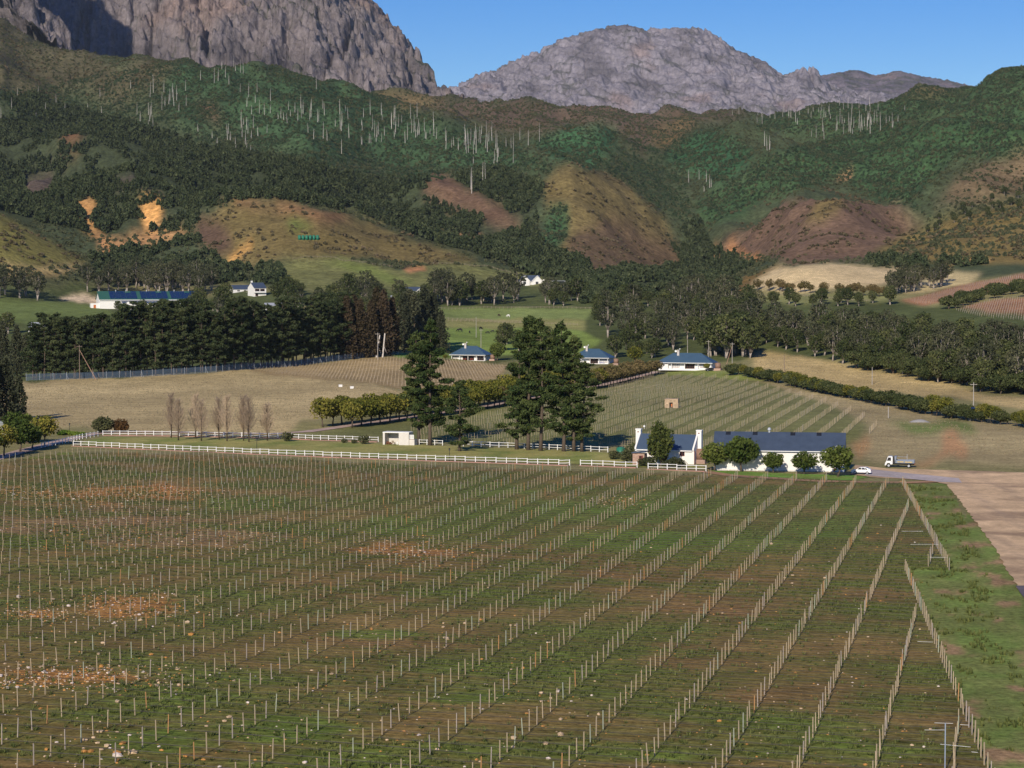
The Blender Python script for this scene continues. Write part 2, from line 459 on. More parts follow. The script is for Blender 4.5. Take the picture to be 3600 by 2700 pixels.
# (lowest distance, highest distance, outline in photo pixels, displayed colour, edge raggedness)
COVER = [
 (1350,9e9,[(-900,-500),(4500,-500),(4500,1010),(2400,1010),(1900,1000),(-900,1000)],(60,67,46),10),
 (1500,9e9,[(-900,-400),(0,0),(250,180),(520,207),(700,205),(640,260),(560,320),(350,340),(-900,340)],(72,68,50),25),
 (2000,9e9,[(640,190),(1200,280),(1480,395),(1900,555),(1950,600),(1750,600),(1500,620),(1000,520),(600,420),(520,330)],(52,70,46),20),
 (1500,9e9,[(-900,340),(100,340),(300,390),(520,450),(700,490),(1000,560),(1250,620),(1480,640),(1750,590),(1900,640),(1880,800),(1960,900),(2250,960),(2400,960),(2400,1000),(1900,975),(1700,905),(1450,830),(1250,740),(900,700),(760,715),(690,800),(650,820),(560,815),(330,830),(230,800),(80,770),(-900,740)],(52,58,40),14),
 (1500,9e9,[(690,340),(760,360),(790,420),(770,440),(720,400)],(86,70,54),10),
 (1500,9e9,[(220,480),(270,470),(345,490),(300,500),(230,520)],(96,68,50),8),
 (1500,9e9,[(80,620),(200,600),(180,700),(100,690)],(76,66,58),16),
 (1500,9e9,[(400,615),(470,605),(480,640),(420,650)],(76,66,58),12),
 (1500,9e9,[(480,722),(552,708),(550,760),(535,808),(512,812),(505,760)],(192,142,84),7),
 (1400,9e9,[(262,718),(335,705),(345,740),(322,780),(352,822),(330,832),(300,770)],(178,132,82),8),
 (1400,9e9,[(330,805),(400,838),(640,812),(690,830),(560,850),(430,872),(500,890),(420,910),(360,880)],(158,116,78),9),
 (1200,9e9,[(690,780),(830,705),(950,705),(1200,750),(1400,820),(1600,890),(1690,925),(1500,930),(1200,905),(1000,905),(860,945),(800,935),(720,850)],(96,84,52),7),
 (1200,9e9,[(760,725),(830,704),(950,705),(1200,748),(1260,775),(1180,775),(900,725)],(112,82,58),8),
 (1200,9e9,[(690,780),(720,742),(790,790),(835,880),(790,900),(720,850)],(78,62,50),18),
 (1200,9e9,[(800,920),(890,846),(884,866),(815,925)],(198,142,80),3),
 (1200,9e9,[(1000,770),(1080,780),(1110,800),(1020,800)],(84,96,46),6),
 (700,1900,[(-900,740),(0,755),(100,800),(200,860),(325,930),(250,937),(-900,935)],(98,92,50),5),
 (700,1900,[(-900,932),(330,935),(240,965),(0,985),(-900,990)],(150,128,84),5),
 (700,2100,[(980,940),(1050,907),(1150,905),(1400,945),(1560,925),(1830,962),(2000,1000),(1950,1060),(1500,1010),(1000,1010)],(100,100,60),5),
 (700,2100,[(1120,915),(1230,920),(1460,985),(1380,1000),(1200,940)],(100,108,56),7),
 (700,2100,[(1420,940),(1500,935),(1500,950),(1430,955)],(160,112,76),3),
 (1500,9e9,[(1500,622),(1560,605),(1640,660),(1760,720),(1850,800),(1830,825),(1700,770),(1560,720),(1500,680)],(94,74,58),9),
 (1500,9e9,[(1510,820),(1650,830),(1740,852),(1700,857),(1540,835)],(134,94,70),3),
 (1500,9e9,[(1370,325),(1520,347),(1800,360),(2070,353),(2660,363),(2500,420),(2300,430),(2250,530),(2150,460),(2050,440),(1850,480),(1650,420)],(78,66,54),18),
 (1500,9e9,[(1300,320),(1480,322),(1600,360),(1480,380),(1330,345)],(90,76,52),10),
 (1500,9e9,[(1860,505),(2000,445),(2100,440),(2170,480),(2140,550),(2080,590),(1980,565)],(50,76,50),9),
 (1500,9e9,[(2310,545),(2420,472),(2520,455),(2600,490),(2650,545),(2550,640),(2430,610)],(49,77,50),9),
 (1500,9e9,[(2250,440),(2420,400),(2480,440),(2380,490),(2300,520)],(88,74,50),14),
 (1500,2420,[(1910,650),(1950,590),(2000,576),(2080,588),(2200,650),(2320,760),(2350,840),(2390,940),(2100,965),(1960,880),(2010,780),(1920,720)],(98,86,54),14),
 (1500,2420,[(1990,870),(2060,790),(2200,770),(2350,850),(2400,940),(2100,965)],(90,74,54),26),
 (1500,2420,[(1890,890),(1940,720),(2005,730),(1990,830),(1930,905)],(54,76,48),8),
 (1500,9e9,[(2450,720),(2560,640),(2700,545),(2900,482),(3100,440),(3350,428),(3600,260),(4500,100),(4500,520),(3350,560),(3200,700),(3300,780),(3100,700),(2950,625),(2700,690),(2500,790)],(54,74,46),12),
 (1500,9e9,[(2700,405),(2900,352),(3060,314),(3400,296),(3600,215),(4500,-100),(4500,300),(3200,425),(2900,470),(2650,450)],(56,73,46),12),
 (1500,9e9,[(2660,365),(2780,352),(3062,312),(3400,294),(3490,268),(3350,335),(3100,345),(2800,385)],(88,76,52),10),
 (1300,2150,[(2440,880),(2520,780),(2640,720),(2800,690),(2900,655),(3000,685),(3180,740),(3260,780),(3180,850),(3050,905),(2850,925),(2600,885),(2500,905)],(94,75,60),14),
 (1300,2150,[(2830,770),(2880,705),(2940,690),(2980,720),(2900,775)],(100,86,54),20),
 (1300,2150,[(2455,878),(2580,872),(2690,915),(2680,922),(2570,882),(2460,888)],(190,132,82),2),
 (1300,9e9,[(3270,730),(3400,620),(3600,520),(4500,400),(4500,600),(3600,670),(3450,730)],(94,80,60),18),
 (1300,9e9,[(2930,640),(2960,612),(3010,600),(2990,630)],(140,104,76),5),
 (1200,9e9,[(3080,885),(3260,800),(3450,750),(3600,700),(4500,600),(4500,920),(3300,925)],(102,88,52),10),
 (1000,1700,[(2540,1010),(2620,960),(2740,935),(2775,945),(2690,990),(2600,1025)],(96,78,46),5),
 (1000,1700,[(2640,985),(2740,937),(2850,927),(3000,930),(3220,952),(3275,975),(3120,1000),(2950,1012),(2780,1032),(2660,1012)],(172,152,114),7),
 (1000,1700,[(3280,960),(3460,965),(3400,1010),(3180,1035)],(160,144,104),6),
 (1000,1800,[(3310,940),(3350,915),(3490,912),(3470,924),(3360,922),(3325,950)],(196,150,96),3),
 (900,1700,[(2560,1035),(2780,1032),(3180,1030),(3130,1065),(2950,1078),(2700,1065)],(112,112,70),8),
 (800,1700,[(3130,1066),(3400,1000),(3600,960),(4500,880),(4500,940),(3600,1002),(3400,1042),(3250,1075)],(126,92,68),3),
 (800,1700,[(3330,1095),(3500,1052),(3600,1045),(4500,1000),(4500,1140),(3600,1130),(3400,1115)],(126,92,68),3),
 (750,1700,[(-900,1000),(300,1000),(560,1050),(800,1030),(1000,1010),(1950,1010),(2400,1010),(2600,1030),(2700,1060),(3150,1060),(3350,1090),(4500,1130),(4500,1400),(2650,1240),(2400,1290),(1560,1265),(1500,1215),(1500,1085),(1000,1060),(1000,1290),(60,1340),(-900,1350)],(70,76,44),12),
 (800,1700,[(-900,1055),(150,1055),(290,1075),(400,1090),(380,1120),(120,1135),(-900,1140)],(88,98,54),5),
 (800,1700,[(200,1050),(300,1040),(410,1050),(400,1065),(290,1068)],(190,168,136),4),
 (900,1700,[(1540,1150),(1800,1150),(2050,1158),(2120,1200),(2050,1240),(1720,1250),(1560,1230)],(104,118,58),5),
 (1000,1900,[(1530,1080),(1800,1083),(2090,1085),(2060,1122),(1540,1128)],(106,116,66),5),
 (1000,1900,[(1540,1122),(2060,1120),(2060,1158),(1540,1152)],(118,116,70),5),
 (380,1300,[(-900,1345),(80,1342),(700,1310),(950,1293),(1200,1335),(1500,1385),(1060,1475),(1000,1527),(400,1524),(320,1505),(150,1500),(-900,1560)],(151,134,96),5),
 (500,1300,[(860,1298),(1400,1250),(1790,1285),(1760,1325),(1500,1378),(1200,1338),(960,1318)],(130,112,80),3),
 (500,1300,[(1360,1238),(1560,1240),(1600,1255),(1400,1252)],(92,116,54),4),
 (420,1100,[(2650,1232),(2800,1246),(3000,1288),(3300,1340),(3450,1388),(3700,1400),(3700,1450),(3300,1395),(3000,1370),(2650,1290)],(158,138,94),6),
 (420,1100,[(1000,1530),(1300,1492),(1900,1400),(2300,1308),(2560,1318),(2900,1395),(3060,1480),(3000,1560),(2450,1560),(2100,1560),(1500,1550)],(98,98,58),4),
 (420,1100,[(2560,1300),(2900,1385),(3300,1448),(3700,1505),(4500,1560),(4500,1660),(3100,1625),(3000,1600),(3080,1500),(2900,1415),(2700,1345)],(136,122,88),7),
 (420,1100,[(2330,1298),(2600,1300),(2760,1345),(2560,1325),(2340,1315)],(112,118,60),5),
 (420,1100,[(3130,1488),(3400,1488),(3450,1530),(3200,1522)],(92,104,54),10),
 (390,1100,[(3290,1545),(3360,1540),(3410,1600),(3390,1632),(3160,1634),(3290,1610)],(148,114,80),24),
 (390,1100,[(2990,1560),(3080,1530),(3090,1570),(3030,1610)],(140,110,74),18),
]
PXG, PYG = proj(GX, GD, Z)
J1 = fbm(GX / (0.02 * GD), GD / (0.03 * GD), 4, 41) * 1.6
J2 = fbm(GX / (0.02 * GD) + 50, GD / (0.03 * GD), 4, 47) * 1.6
cov = np.empty((NR, NC, 3)); cov[:] = alb((112, 106, 70))
for dlo, dhi, poly, c, rag in COVER:
    m = (inpoly(PXG + J1 * rag * 1.6, PYG + J2 * rag * 1.6, poly) & (GD > dlo) & (GD < dhi)).astype(np.float32)
    if not m.any(): continue
    jj = np.nonzero(m.any(1))[0]; ii_ = np.nonzero(m.any(0))[0]
    j0, j1 = max(0, jj[0] - 14), min(NR, jj[-1] + 15); i0, i1 = max(0, ii_[0] - 14), min(NC, ii_[-1] + 15)
    q = m[j0:j1, i0:i1]
    for _ in range(2 if rag < 6 else 5):                      # soft, natural transitions between covers
        qp = np.pad(q, 1, 'edge'); q = (qp[1:-1, 1:-1] + qp[:-2, 1:-1] + qp[2:, 1:-1] + qp[1:-1, :-2] + qp[1:-1, 2:]) / 5
    cov[j0:j1, i0:i1] = cov[j0:j1, i0:i1] * (1 - q[..., None]) + alb(c) * q[..., None]
# the young vineyard: grass, bare earth and stony orange patches
A_ROW = np.array([5.62, -2.0]); B_ROW = np.array([0.644, 2.73])
VINE_POLY = [(-900,1800),(-900,1720),(0,1625),(250,1588),(700,1600),(1500,1640),(2480,1672),(3195,1702),(3355,2010),(3200,1995),(3475,2700),(3640,3600),(-900,3600)]
vm = inpoly(PXG, PYG, VINE_POLY) & (GD < 640)
vine = vm.astype(float)
ca, sa = math.cos(math.radians(19.6)), math.sin(math.radians(19.6))
RX = GX * ca - GD * sa; RY = GX * sa + GD * ca          # along and across the rows
gn = fbm(RX / 26, RY / 11, 5, 61) + 0.25 * fbm(RX / 5, RY / 1.6, 3, 67)
soil, dull, grass, lush = alb((106, 88, 58)), alb((94, 84, 52)), alb((84, 84, 47)), alb((84, 98, 46))
def mix3(a, b, t): return a * (1 - t[..., None]) + b * t[..., None]
vc = mix3(np.broadcast_to(soil, cov.shape), dull, sstep(-0.55, -0.1, gn))
vc = mix3(vc, grass, sstep(-0.2, 0.2, gn)); vc = mix3(vc, lush, sstep(0.12, 0.60, gn) * 0.8)
BLOB = [  # photo px, py, radius x, radius y, kind
 (350,1740,330,30,'o'),(620,1730,120,14,'o'),(80,1725,120,18,'o'),(440,2130,190,40,'o'),(120,2160,90,14,'o'),
 (1430,1935,160,26,'o'),(250,2380,260,26,'o'),(2170,1765,80,14,'o'),(60,2680,120,40,'s'),(300,1850,560,60,'p'),
 (250,1870,300,40,'p'),(800,1890,260,30,'p'),(1700,1960,420,40,'s'),(2300,2010,350,36,'s'),(2650,2130,260,40,'s'),
 (2780,2060,240,24,'s'),(2450,2300,180,50,'s'),(3050,2090,150,30,'s'),(1150,2080,300,40,'s'),(2560,2200,120,60,'s'),
 (1500,2250,300,26,'s'),(2850,2450,240,40,'s'),(1900,1800,420,46,'g'),(2400,1780,360,50,'g'),(2600,1900,380,46,'g'),
 (2200,1900,300,36,'g'),(1500,1850,300,40,'g'),(1000,2560,260,50,'g'),(1350,2230,160,16,'g'),(1680,2450,220,20,'g'),
 (560,2600,200,40,'g'),(3000,1760,180,40,'g'),(1200,2660,200,30,'g'),(2900,1850,200,40,'g'),(1650,1720,260,30,'g'),(880,1770,220,24,'g'),
]
BC = {'o': alb((148, 100, 62)), 's': alb((108, 82, 60)), 'p': alb((116, 94, 74)), 'g': alb((76, 94, 42))}
for bx, by, rx, ry, k in BLOB:
    q = ((PXG - bx) / rx) ** 2 + ((PYG - by) / ry) ** 2 + gn * 1.5 + J1 * 0.35 + 0.9 * fbm(RX / 9, RY / 2.2, 3, 69)
    vc = mix3(vc, BC[k], (1 - sstep(0.1, 1.5, q)) * {'o': .6, 'g': .75, 's': .4, 'p': .55}[k])
cov[vm] = vc[vm] * np.array([1.08, 1.06, 0.82])
# verge on the right of the vineyard
rv = inpoly(PXG, PYG, [(3190,1700),(3330,1690),(3480,2000),(3700,2350),(4500,3600),(3640,3600),(3475,2700),(3200,1995),(3355,2010)]) & (GD < 640)
gv = fbm(GX / 6, GD / 9, 5, 71)
vg = mix3(np.broadcast_to(alb((128, 104, 76)), cov.shape), alb((98, 104, 56)), sstep(-0.5, -0.15, gv))
vg = mix3(vg, alb((92, 106, 52)), sstep(-0.05, 0.4, gv))
cov[rv] = vg[rv]
sd2 = (GD < 640) & ~vm & ~rv & (PXG > 3400) & (PYG > 1700)
cov[sd2] = vg[sd2]
# open grassland: large drier and greener patches
op = fbm(GX / 45, GD / 80, 5, 81)
openm = (~vm & ~rv & (GD < 1300))
cov[openm] *= (1 + 0.35 * op[openm])[:, None]
cov *= (1 + 0.18 * fbm(GX / 90, GD / 90, 5, 91) * (GD > 1300))[..., None]
cov = np.clip(cov, 0.01, 0.8)

gidx = np.arange(NR * NC).reshape(NR, NC)
def grid_obj(name, r0, r1, m):
    vv = np.stack([GX[r0:r1], GD[r0:r1], Z[r0:r1]], -1).reshape(-1, 3)
    n = r1 - r0
    ii = np.arange(n * NC).reshape(n, NC)
    ff = np.stack([ii[:-1, :-1], ii[:-1, 1:], ii[1:, 1:], ii[1:, :-1]], -1).reshape(-1, 4)
    me = mesh_np(name, vv, ff, m, {"cover": ('FLOAT_COLOR', cov[r0:r1].reshape(-1, 3)), "vine": ('FLOAT', vine[r0:r1].ravel())}, True)
    return tag(link(name, me), kind="structure")
RS = int(np.searchsorted(DG, 1450))
grid_obj("ground", 0, RS + 1, landmat("meadow_and_soil", vine=True, scales=(1.3, 0.16, 0.02), bump=0.8, bdist=0.22, var=(0.5, 1.5)))
grid_obj("hills", RS, NR, landmat("hill_scrub", scales=(0.22, 0.05, 0.008), bump=1.0, bdist=1.6, var=(0.5, 1.5)))

# ------------------------------------------------------------------ rock mountains
ROCK = landmat("bare_sandstone", rock=True, scales=(0.07, 0.018, 0.004), bump=0.9, bdist=5.0, var=(0.62, 1.38))
def mountain(name, prof, plo, phi, nc, d0, d1, nr, amp, tone, seed, tilt=0.5, green=0.35, gthr=0.2, cleft=0.42, fit=None):
    """prof: px -> [(D, py)...]; rock face with buttresses, clefts and leaning strata"""
    pxs = sorted(prof)
    pts = np.array([(p * KX, math.log(D) * 9.0, CH + D * ray(p, y)[1]) for p in pxs for D, y in prof[p]])
    C = pts[:, :2]; n = len(C)
    M = np.zeros((n + 3, n + 3)); M[:n, :n] = tpsk(C, C) + np.eye(n) * 1e-3
    M[:n, n:] = np.c_[np.ones(n), C]; M[n:, :n] = M[:n, n:].T
    ww = np.linalg.solve(M, np.r_[pts[:, 2], 0, 0, 0])
    pp = np.linspace(plo, phi, nc); dd = np.exp(np.linspace(math.log(d0), math.log(d1), nr))
    P_, D_ = np.meshgrid(pp, dd)
    q = np.c_[P_.ravel() * KX, np.log(D_.ravel()) * 9.0]
    z = np.concatenate([tpsk(q[i:i+20000], C) @ ww[:n] + np.c_[np.ones(len(q[i:i+20000])), q[i:i+20000]] @ ww[n:] for i in range(0, len(q), 20000)]).reshape(P_.shape)
    X_ = (P_ - 1800) / F * D_
    r1 = fbm(X_ / 330, D_ / 800, 6, seed, 0.58, True)
    r2 = fbm(X_ / 110 + 0.3 * r1, D_ / 160, 5, seed + 9, 0.6, True)
    z = z + amp * ((r1 - 0.6) * 1.0 + (r2 - 0.6) * 0.42)
    cl = np.abs(perlin(X_ / 210 + 0.25 * r1, D_ / 1500, seed + 60)) ; z = z - amp * cleft * np.exp(-(cl / 0.035) ** 2)   # narrow clefts
    cl = np.abs(perlin(X_ / 95 + 0.3 * r2, D_ / 500, seed + 61)) ; z = z - amp * 0.5 * cleft * np.exp(-(cl / 0.05) ** 2)
    st = z * 0.9 + X_ * tilt                              # strata: stepped ledges
    step = 34.0
    k = st / step + 0.7 * fbm(X_ / 160, D_ / 160, 3, seed + 20)
    z = z + (np.abs((k % 1) - 0.5) - 0.25) * amp * 0.55 + fbm(X_ / 26, D_ / 26, 3, seed + 30) * amp * 0.16
    if fit is not None:                                   # keep the crest line where the photograph has it
        el = ((z - CH) / D_).max(0)
        want = ray(pp, np.interp(pp, [c[0] for c in fit], [c[1] for c in fit]))[1]
        dt = np.where((pp > fit[0][0]) & (pp < fit[-1][0]), want - el, 0)
        ker = np.exp(-np.linspace(-2, 2, 25) ** 2); ker /= ker.sum()
        dt = np.convolve(np.pad(dt, 12, 'edge'), ker, 'valid')
        frac = np.clip((z - z.min(0)) / (z.max(0) - z.min(0) + 1e-6), 0, 1)
        z = z + dt[None, :] * D_ * frac
    gy_, gx_ = np.gradient(z); slope = np.abs(gy_) / np.gradient(D_, axis=0)
    base = np.empty(P_.shape + (3,)); base[:] = alb(tone, 1.2)
    wn = fbm(X_ / 200, z / 120, 5, seed + 40)
    base = mix3(base, alb((146, 116, 96), 1.05), sstep(0.2, 0.65, wn) * 0.35)
    base = mix3(base, alb((88, 84, 88), 1.2), sstep(0.0, 0.5, -wn) * 0.6)
    gr = fbm(X_ / 130, D_ / 120, 5, seed + 50) - 0.55 * (slope - 0.55)
    base = mix3(base, alb((66, 70, 52), 0.85), sstep(gthr, gthr + 0.35, gr) * green)
    ii = np.arange(nc * nr).reshape(nr, nc)
    ff = np.stack([ii[:-1, :-1], ii[:-1, 1:], ii[1:, 1:], ii[1:, :-1]], -1).reshape(-1, 4)
    me = mesh_np(name, np.stack([X_, D_, z], -1).reshape(-1, 3), ff, ROCK,
                 {"cover": ('FLOAT_COLOR', np.clip(base, 0.02, 0.7).reshape(-1, 3))}, False)
    return tag(link(name, me), kind="structure")
crest = {520:-290, 600:-300, 900:-300, 1100:-220, 1230:-110, 1314:0, 1368:60, 1412:114, 1466:163, 1490:225, 1508:280, 1545:325, 1610:372, 1720:420, 1900:470}
mp_ = {}
for p, y in crest.items():
    yb = max(330, y + 40)
    mp_[p] = [(3800, yb + 90), (4200, yb + 20), (4600, yb - (yb - y) * 0.35), (5000, yb - (yb - y) * 0.72), (5400, y), (6000, y + 60), (6600, y + 200)]
# rocky spur; its unseen crest beyond the frame is raised to shade the gorge
for p, y in ((-1400,-1500), (-900,-1400), (-515,-1200), (-315,-800), (-135,-410), (0,-135), (110,0), (180,45), (260,122), (330,230), (420,330)):
    mp_[p] = [(3650, y + 160), (3800, y), (3900, y + 130), (4150, max(330, y + 250)), (4450, max(260, y + 300)), (4750, 60), (5050, -90), (5400, -260), (6000, -200), (6600, -60)]
mountain("rock_massif", mp_, -1300, 1900, 680, 3700, 6500, 380, 92, (136, 127, 128), 300, fit=[(1240,-95),(1314,0),(1368,60),(1412,114),(1466,163),(1498,217),(1520,271),(1569,304),(1645,350),(1800,420)], tilt=0.6, green=0.75, gthr=0.06)
crest2 = [(1350,370),(1569,304),(1634,288),(1672,263),(1715,250),(1770,233),(1808,209),(1894,179),(1960,141),(2003,128),(2068,109),(2133,92),(2220,87),(2253,103),(2312,100),(2394,97),(2470,100),(2519,125),(2579,174),(2639,195),(2704,228),(2725,252),(2763,266),(2780,250),(2812,239),(2850,233),(2877,255),(2900,290),(3000,318),(3150,330),(3350,345)]
mp2 = {p: [(6600, 420), (7000, 360 if y < 330 else y + 40), (7400, 360 - (360 - y) * 0.45 if y < 330 else y + 20), (7800, y), (8300, y + 30), (9000, y + 120)] for p, y in crest2}
mountain("grey_peak", mp2, 1350, 3420, 620, 6500, 8900, 330, 44, (150, 144, 152), 400, fit=crest2, tilt=0.25, green=0.55, gthr=0.08, cleft=0.3)
crest3 = [(2700,290),(2888,264),(2970,249),(3013,245),(3073,268),(3122,252),(3160,249),(3225,267),(3312,279),(3387,297),(3500,320),(3700,350)]
mp3 = {p: [(10000, 400), (10600, 335), (11300, 300 if y < 270 else y + 25), (12000, y), (13000, y + 40)] for p, y in crest3}
mountain("far_plateau", mp3, 2700, 3700, 260, 9900, 13000, 150, 26, (128, 118, 124), 500, fit=crest3, tilt=0.1, green=0.6, gthr=0.05, cleft=0.1)
# ------------------------------------------------------------------ plants
BARK = mat("bark", (0.10, 0.075, 0.055), 0.9, 0.3, 3.0)
PALEBARK = mat("pale_bark", (0.34, 0.29, 0.25), 0.9, 0.3, 2.0)
DEADWOOD = mat("silvered_dead_wood", (0.41, 0.38, 0.35), 0.9, 0.25, 1.0, objvar=0.3)
L_PINE = leafmat("pine_needles", (0.038, 0.062, 0.023), (0.104, 0.126, 0.042), 0.14)
L_WIND = leafmat("dark_pine_needles", (0.032, 0.048, 0.024), (0.088, 0.104, 0.044), 0.08)
L_CASU = leafmat("casuarina_sprays", (0.040, 0.046, 0.028), (0.080, 0.085, 0.048), 0.1)
L_RUST = leafmat("browning_sprays", (0.044, 0.036, 0.022), (0.080, 0.058, 0.034), 0.1)
L_BROAD = leafmat("glossy_leaves", (0.055, 0.085, 0.022), (0.130, 0.160, 0.038), 0.25)
L_AVE = leafmat("yellowing_leaves", (0.100, 0.115, 0.024), (0.230, 0.210, 0.040), 0.25)
L_OLIVE = leafmat("dull_brown_leaves", (0.120, 0.100, 0.040), (0.210, 0.165, 0.070), 0.25)
L_GUM = leafmat("gum_leaves", (0.054, 0.061, 0.034), (0.115, 0.117, 0.063), 0.15)
L_WOOD = leafmat("woodland_leaves", (0.050, 0.066, 0.026), (0.118, 0.130, 0.050), 0.2)
L_SHRUB = leafmat("shrub_leaves", (0.060, 0.072, 0.034), (0.125, 0.125, 0.058), 0.2)
L_RED = leafmat("russet_leaves", (0.110, 0.058, 0.026), (0.170, 0.090, 0.040), 0.2)
L_LIME = leafmat("lime_leaves", (0.120, 0.190, 0.030), (0.210, 0.290, 0.050), 0.3)
L_CYP = leafmat("cypress_sprays", (0.048, 0.068, 0.020), (0.110, 0.125, 0.036), 0.15)
L_TWIG = mat("bare_twigs", (0.36, 0.27, 0.19), 0.9, 0.2, 2.0)

def leaves(cen, size, up=0.3, seed=0, thin=1.0):
    """one four-sided leaf spray at each centre, turned at random"""
    r = np.random.default_rng(seed)
    n = len(cen)
    a = r.normal(size=(n, 3)); a /= np.linalg.norm(a, axis=1)[:, None]
    nn = r.normal(size=(n, 3)); nn[:, 2] += up * 2
    nn -= (nn * a).sum(1)[:, None] * a
    nn /= np.linalg.norm(nn, axis=1)[:, None]
    b = np.cross(a, nn)
    s = size * r.uniform(0.6, 1.35, (n, 1))
    a *= s; b *= s * r.uniform(0.5, 0.9, (n, 1)) * thin
    v = np.stack([cen - a, cen - b * 0.9, cen + a, cen + b], 1).reshape(-1, 3)
    f = np.arange(4 * n).reshape(n, 4)
    tint = np.repeat(np.clip(r.normal(0.45, 0.28, n), 0, 1), 4)
    return v, f, tint
def clumps(spec, size, seed, up=0.3, tintvar=0.35, thin=1.0):
    """spec: list of (x,y,z, rx,ry,rz, count): ellipsoid clumps, leaves mostly near the surface"""
    r = np.random.default_rng(seed)
    V, Fc, Tn = [], [], []
    off = 0
    for k, (x, y, z, rx, ry, rz, c) in enumerate(spec):
        d = r.normal(size=(c, 3)); d /= np.linalg.norm(d, axis=1)[:, None]
        rad = r.uniform(0.35, 1.0, (c, 1)) ** 0.5 * r.uniform(0.85, 1.12, (c, 1))
        cen = np.array([x, y, z]) + d * rad * np.array([rx, ry, rz])
        v, f, t = leaves(cen, size, up, seed * 977 + k, thin)
        t = np.clip(t + r.normal(0, tintvar * 0.6), 0, 1)
        V.append(v); Fc.append(f + off); Tn.append(t); off += len(v)
    return np.concatenate(V), np.concatenate(Fc), np.concatenate(Tn)
def crown_mesh(name, spec, size, seed, m, up=0.3, thin=1.0):
    v, f, t = clumps(spec, size, seed, up, thin=thin)
    return mesh_np(name, v, f, m, {"leaf": ('FLOAT', t)})
class Tree:
    """a kind of tree at unit use: trunk mesh + crown mesh, placed by scale"""
    def __init__(s, trunk, crown): s.trunk = trunk; s.crown = crown

def limb(mb, p0, p1, r0, r1, bend, rr, sides=5, n=4):
    p0, p1 = Vector(p0), Vector(p1)
    off = Vector((rr.uniform(-1, 1), rr.uniform(-1, 1), rr.uniform(-0.3, 0.6))) * bend
    pts = [p0.lerp(p1, i / (n - 1)) + off * math.sin(math.pi * i / (n - 1)) for i in range(n)]
    mb.tube(pts, [r0 + (r1 - r0) * i / (n - 1) for i in range(n)], sides)
    return pts

def pine(seed, H, first=0.3, spread=4.2, lm=L_PINE, dens=1.0, lean=0.0, tr=0.38, size=0.42, levels=15, topw=0.35):
    """tall pine: bare lower stem, whorls of upturned limbs carrying separate needle masses"""
    rr = random.Random(seed)
    mb = MB()
    ph = rr.uniform(0, 6)
    ax = lambda t: Vector((lean * H * t + 0.012 * H * math.sin(ph + 4 * t), 0.012 * H * math.cos(ph + 3 * t) * t, H * t))
    mb.tube([ax(t / 10) for t in range(11)], [tr * (1.15 if t == 0 else 1 - 0.085 * t) for t in range(11)], 7)
    spec = []
    for k in range(levels):
        t = first + (0.97 - first) * (k / (levels - 1)) ** 0.9
        e = (t - first) / (1 - first)
        R = spread * (topw + (1 - topw) * (1 - e) ** 0.65 * min(1, 0.55 + 2.2 * e)) * rr.uniform(0.6, 1.25)
        nb = rr.choice((2, 3, 3, 4))
        a0 = rr.uniform(0, 6.28)
        for j in range(nb):
            if rr.random() < 0.14: continue
            a = a0 + 6.283 * j / nb + rr.uniform(-.4, .4)
            L = R * rr.uniform(0.5, 1.3)
            c = ax(t); rise = L * rr.uniform(0.05, 0.42)
            tip = c + Vector((math.cos(a) * L, math.sin(a) * L, rise))
            limb(mb, c, tip, tr * 0.22, 0.03, L * 0.06, rr, 4)
            q = rr.uniform(0.62, 0.72)
            for f_, g in ((0.5, 0.7), (0.78, 0.95), (1.0, 0.8)):
                p = c.lerp(tip, f_)
                w_ = (0.25 * L * g + 0.34) * rr.uniform(0.7, 1.25)
                if f_ == 0.5 and rr.random() < 0.45: continue
                spec.append((p.x + rr.uniform(-.3, .3), p.y + rr.uniform(-.3, .3), p.z + w_ * 0.25, w_, w_, w_ * 0.46, max(8, int(26 * dens * g * (0.5 + w_ * 0.5)))))
    tp = ax(1.0)
    spec.append((tp.x, tp.y, tp.z - 0.6, 0.8, 0.8, 1.3, int(30 * dens)))
    return Tree(mb.mesh("trunk", BARK, True), crown_mesh("crown", spec, size, seed, lm, 0.5, 0.5))
def casuarina(seed, H, R, lm=L_CASU, dens=1.0, first=0.08):
    """dense feathery cone of drooping sprays"""
    rr = random.Random(seed); mb = MB()
    mb.tube([(0, 0, 0), (0.02*H, 0, H*0.5), (0, 0, H*0.95)], [0.35, 0.22, 0.04], 6)
    spec = []
    n = int(95 * dens)
    for k in range(n):
        t = first + (1 - first) * (k / n)
        w_ = R * (1.05 - t) ** 0.75 * rr.uniform(0.55, 1.1) * (0.75 + 0.4 * math.sin(t * 3))
        a = k * 2.4 + rr.uniform(-.4, .4)
        c = R * 0.28 * (1.15 - 0.6 * t) * rr.uniform(0.8, 1.3)
        spec.append((math.cos(a) * w_ * 0.85, math.sin(a) * w_ * 0.85, H * t, c, c, c * 1.25, 30))
    return Tree(mb.mesh("trunk", BARK, True), crown_mesh("crown", spec, 0.42, seed, lm, -0.1))
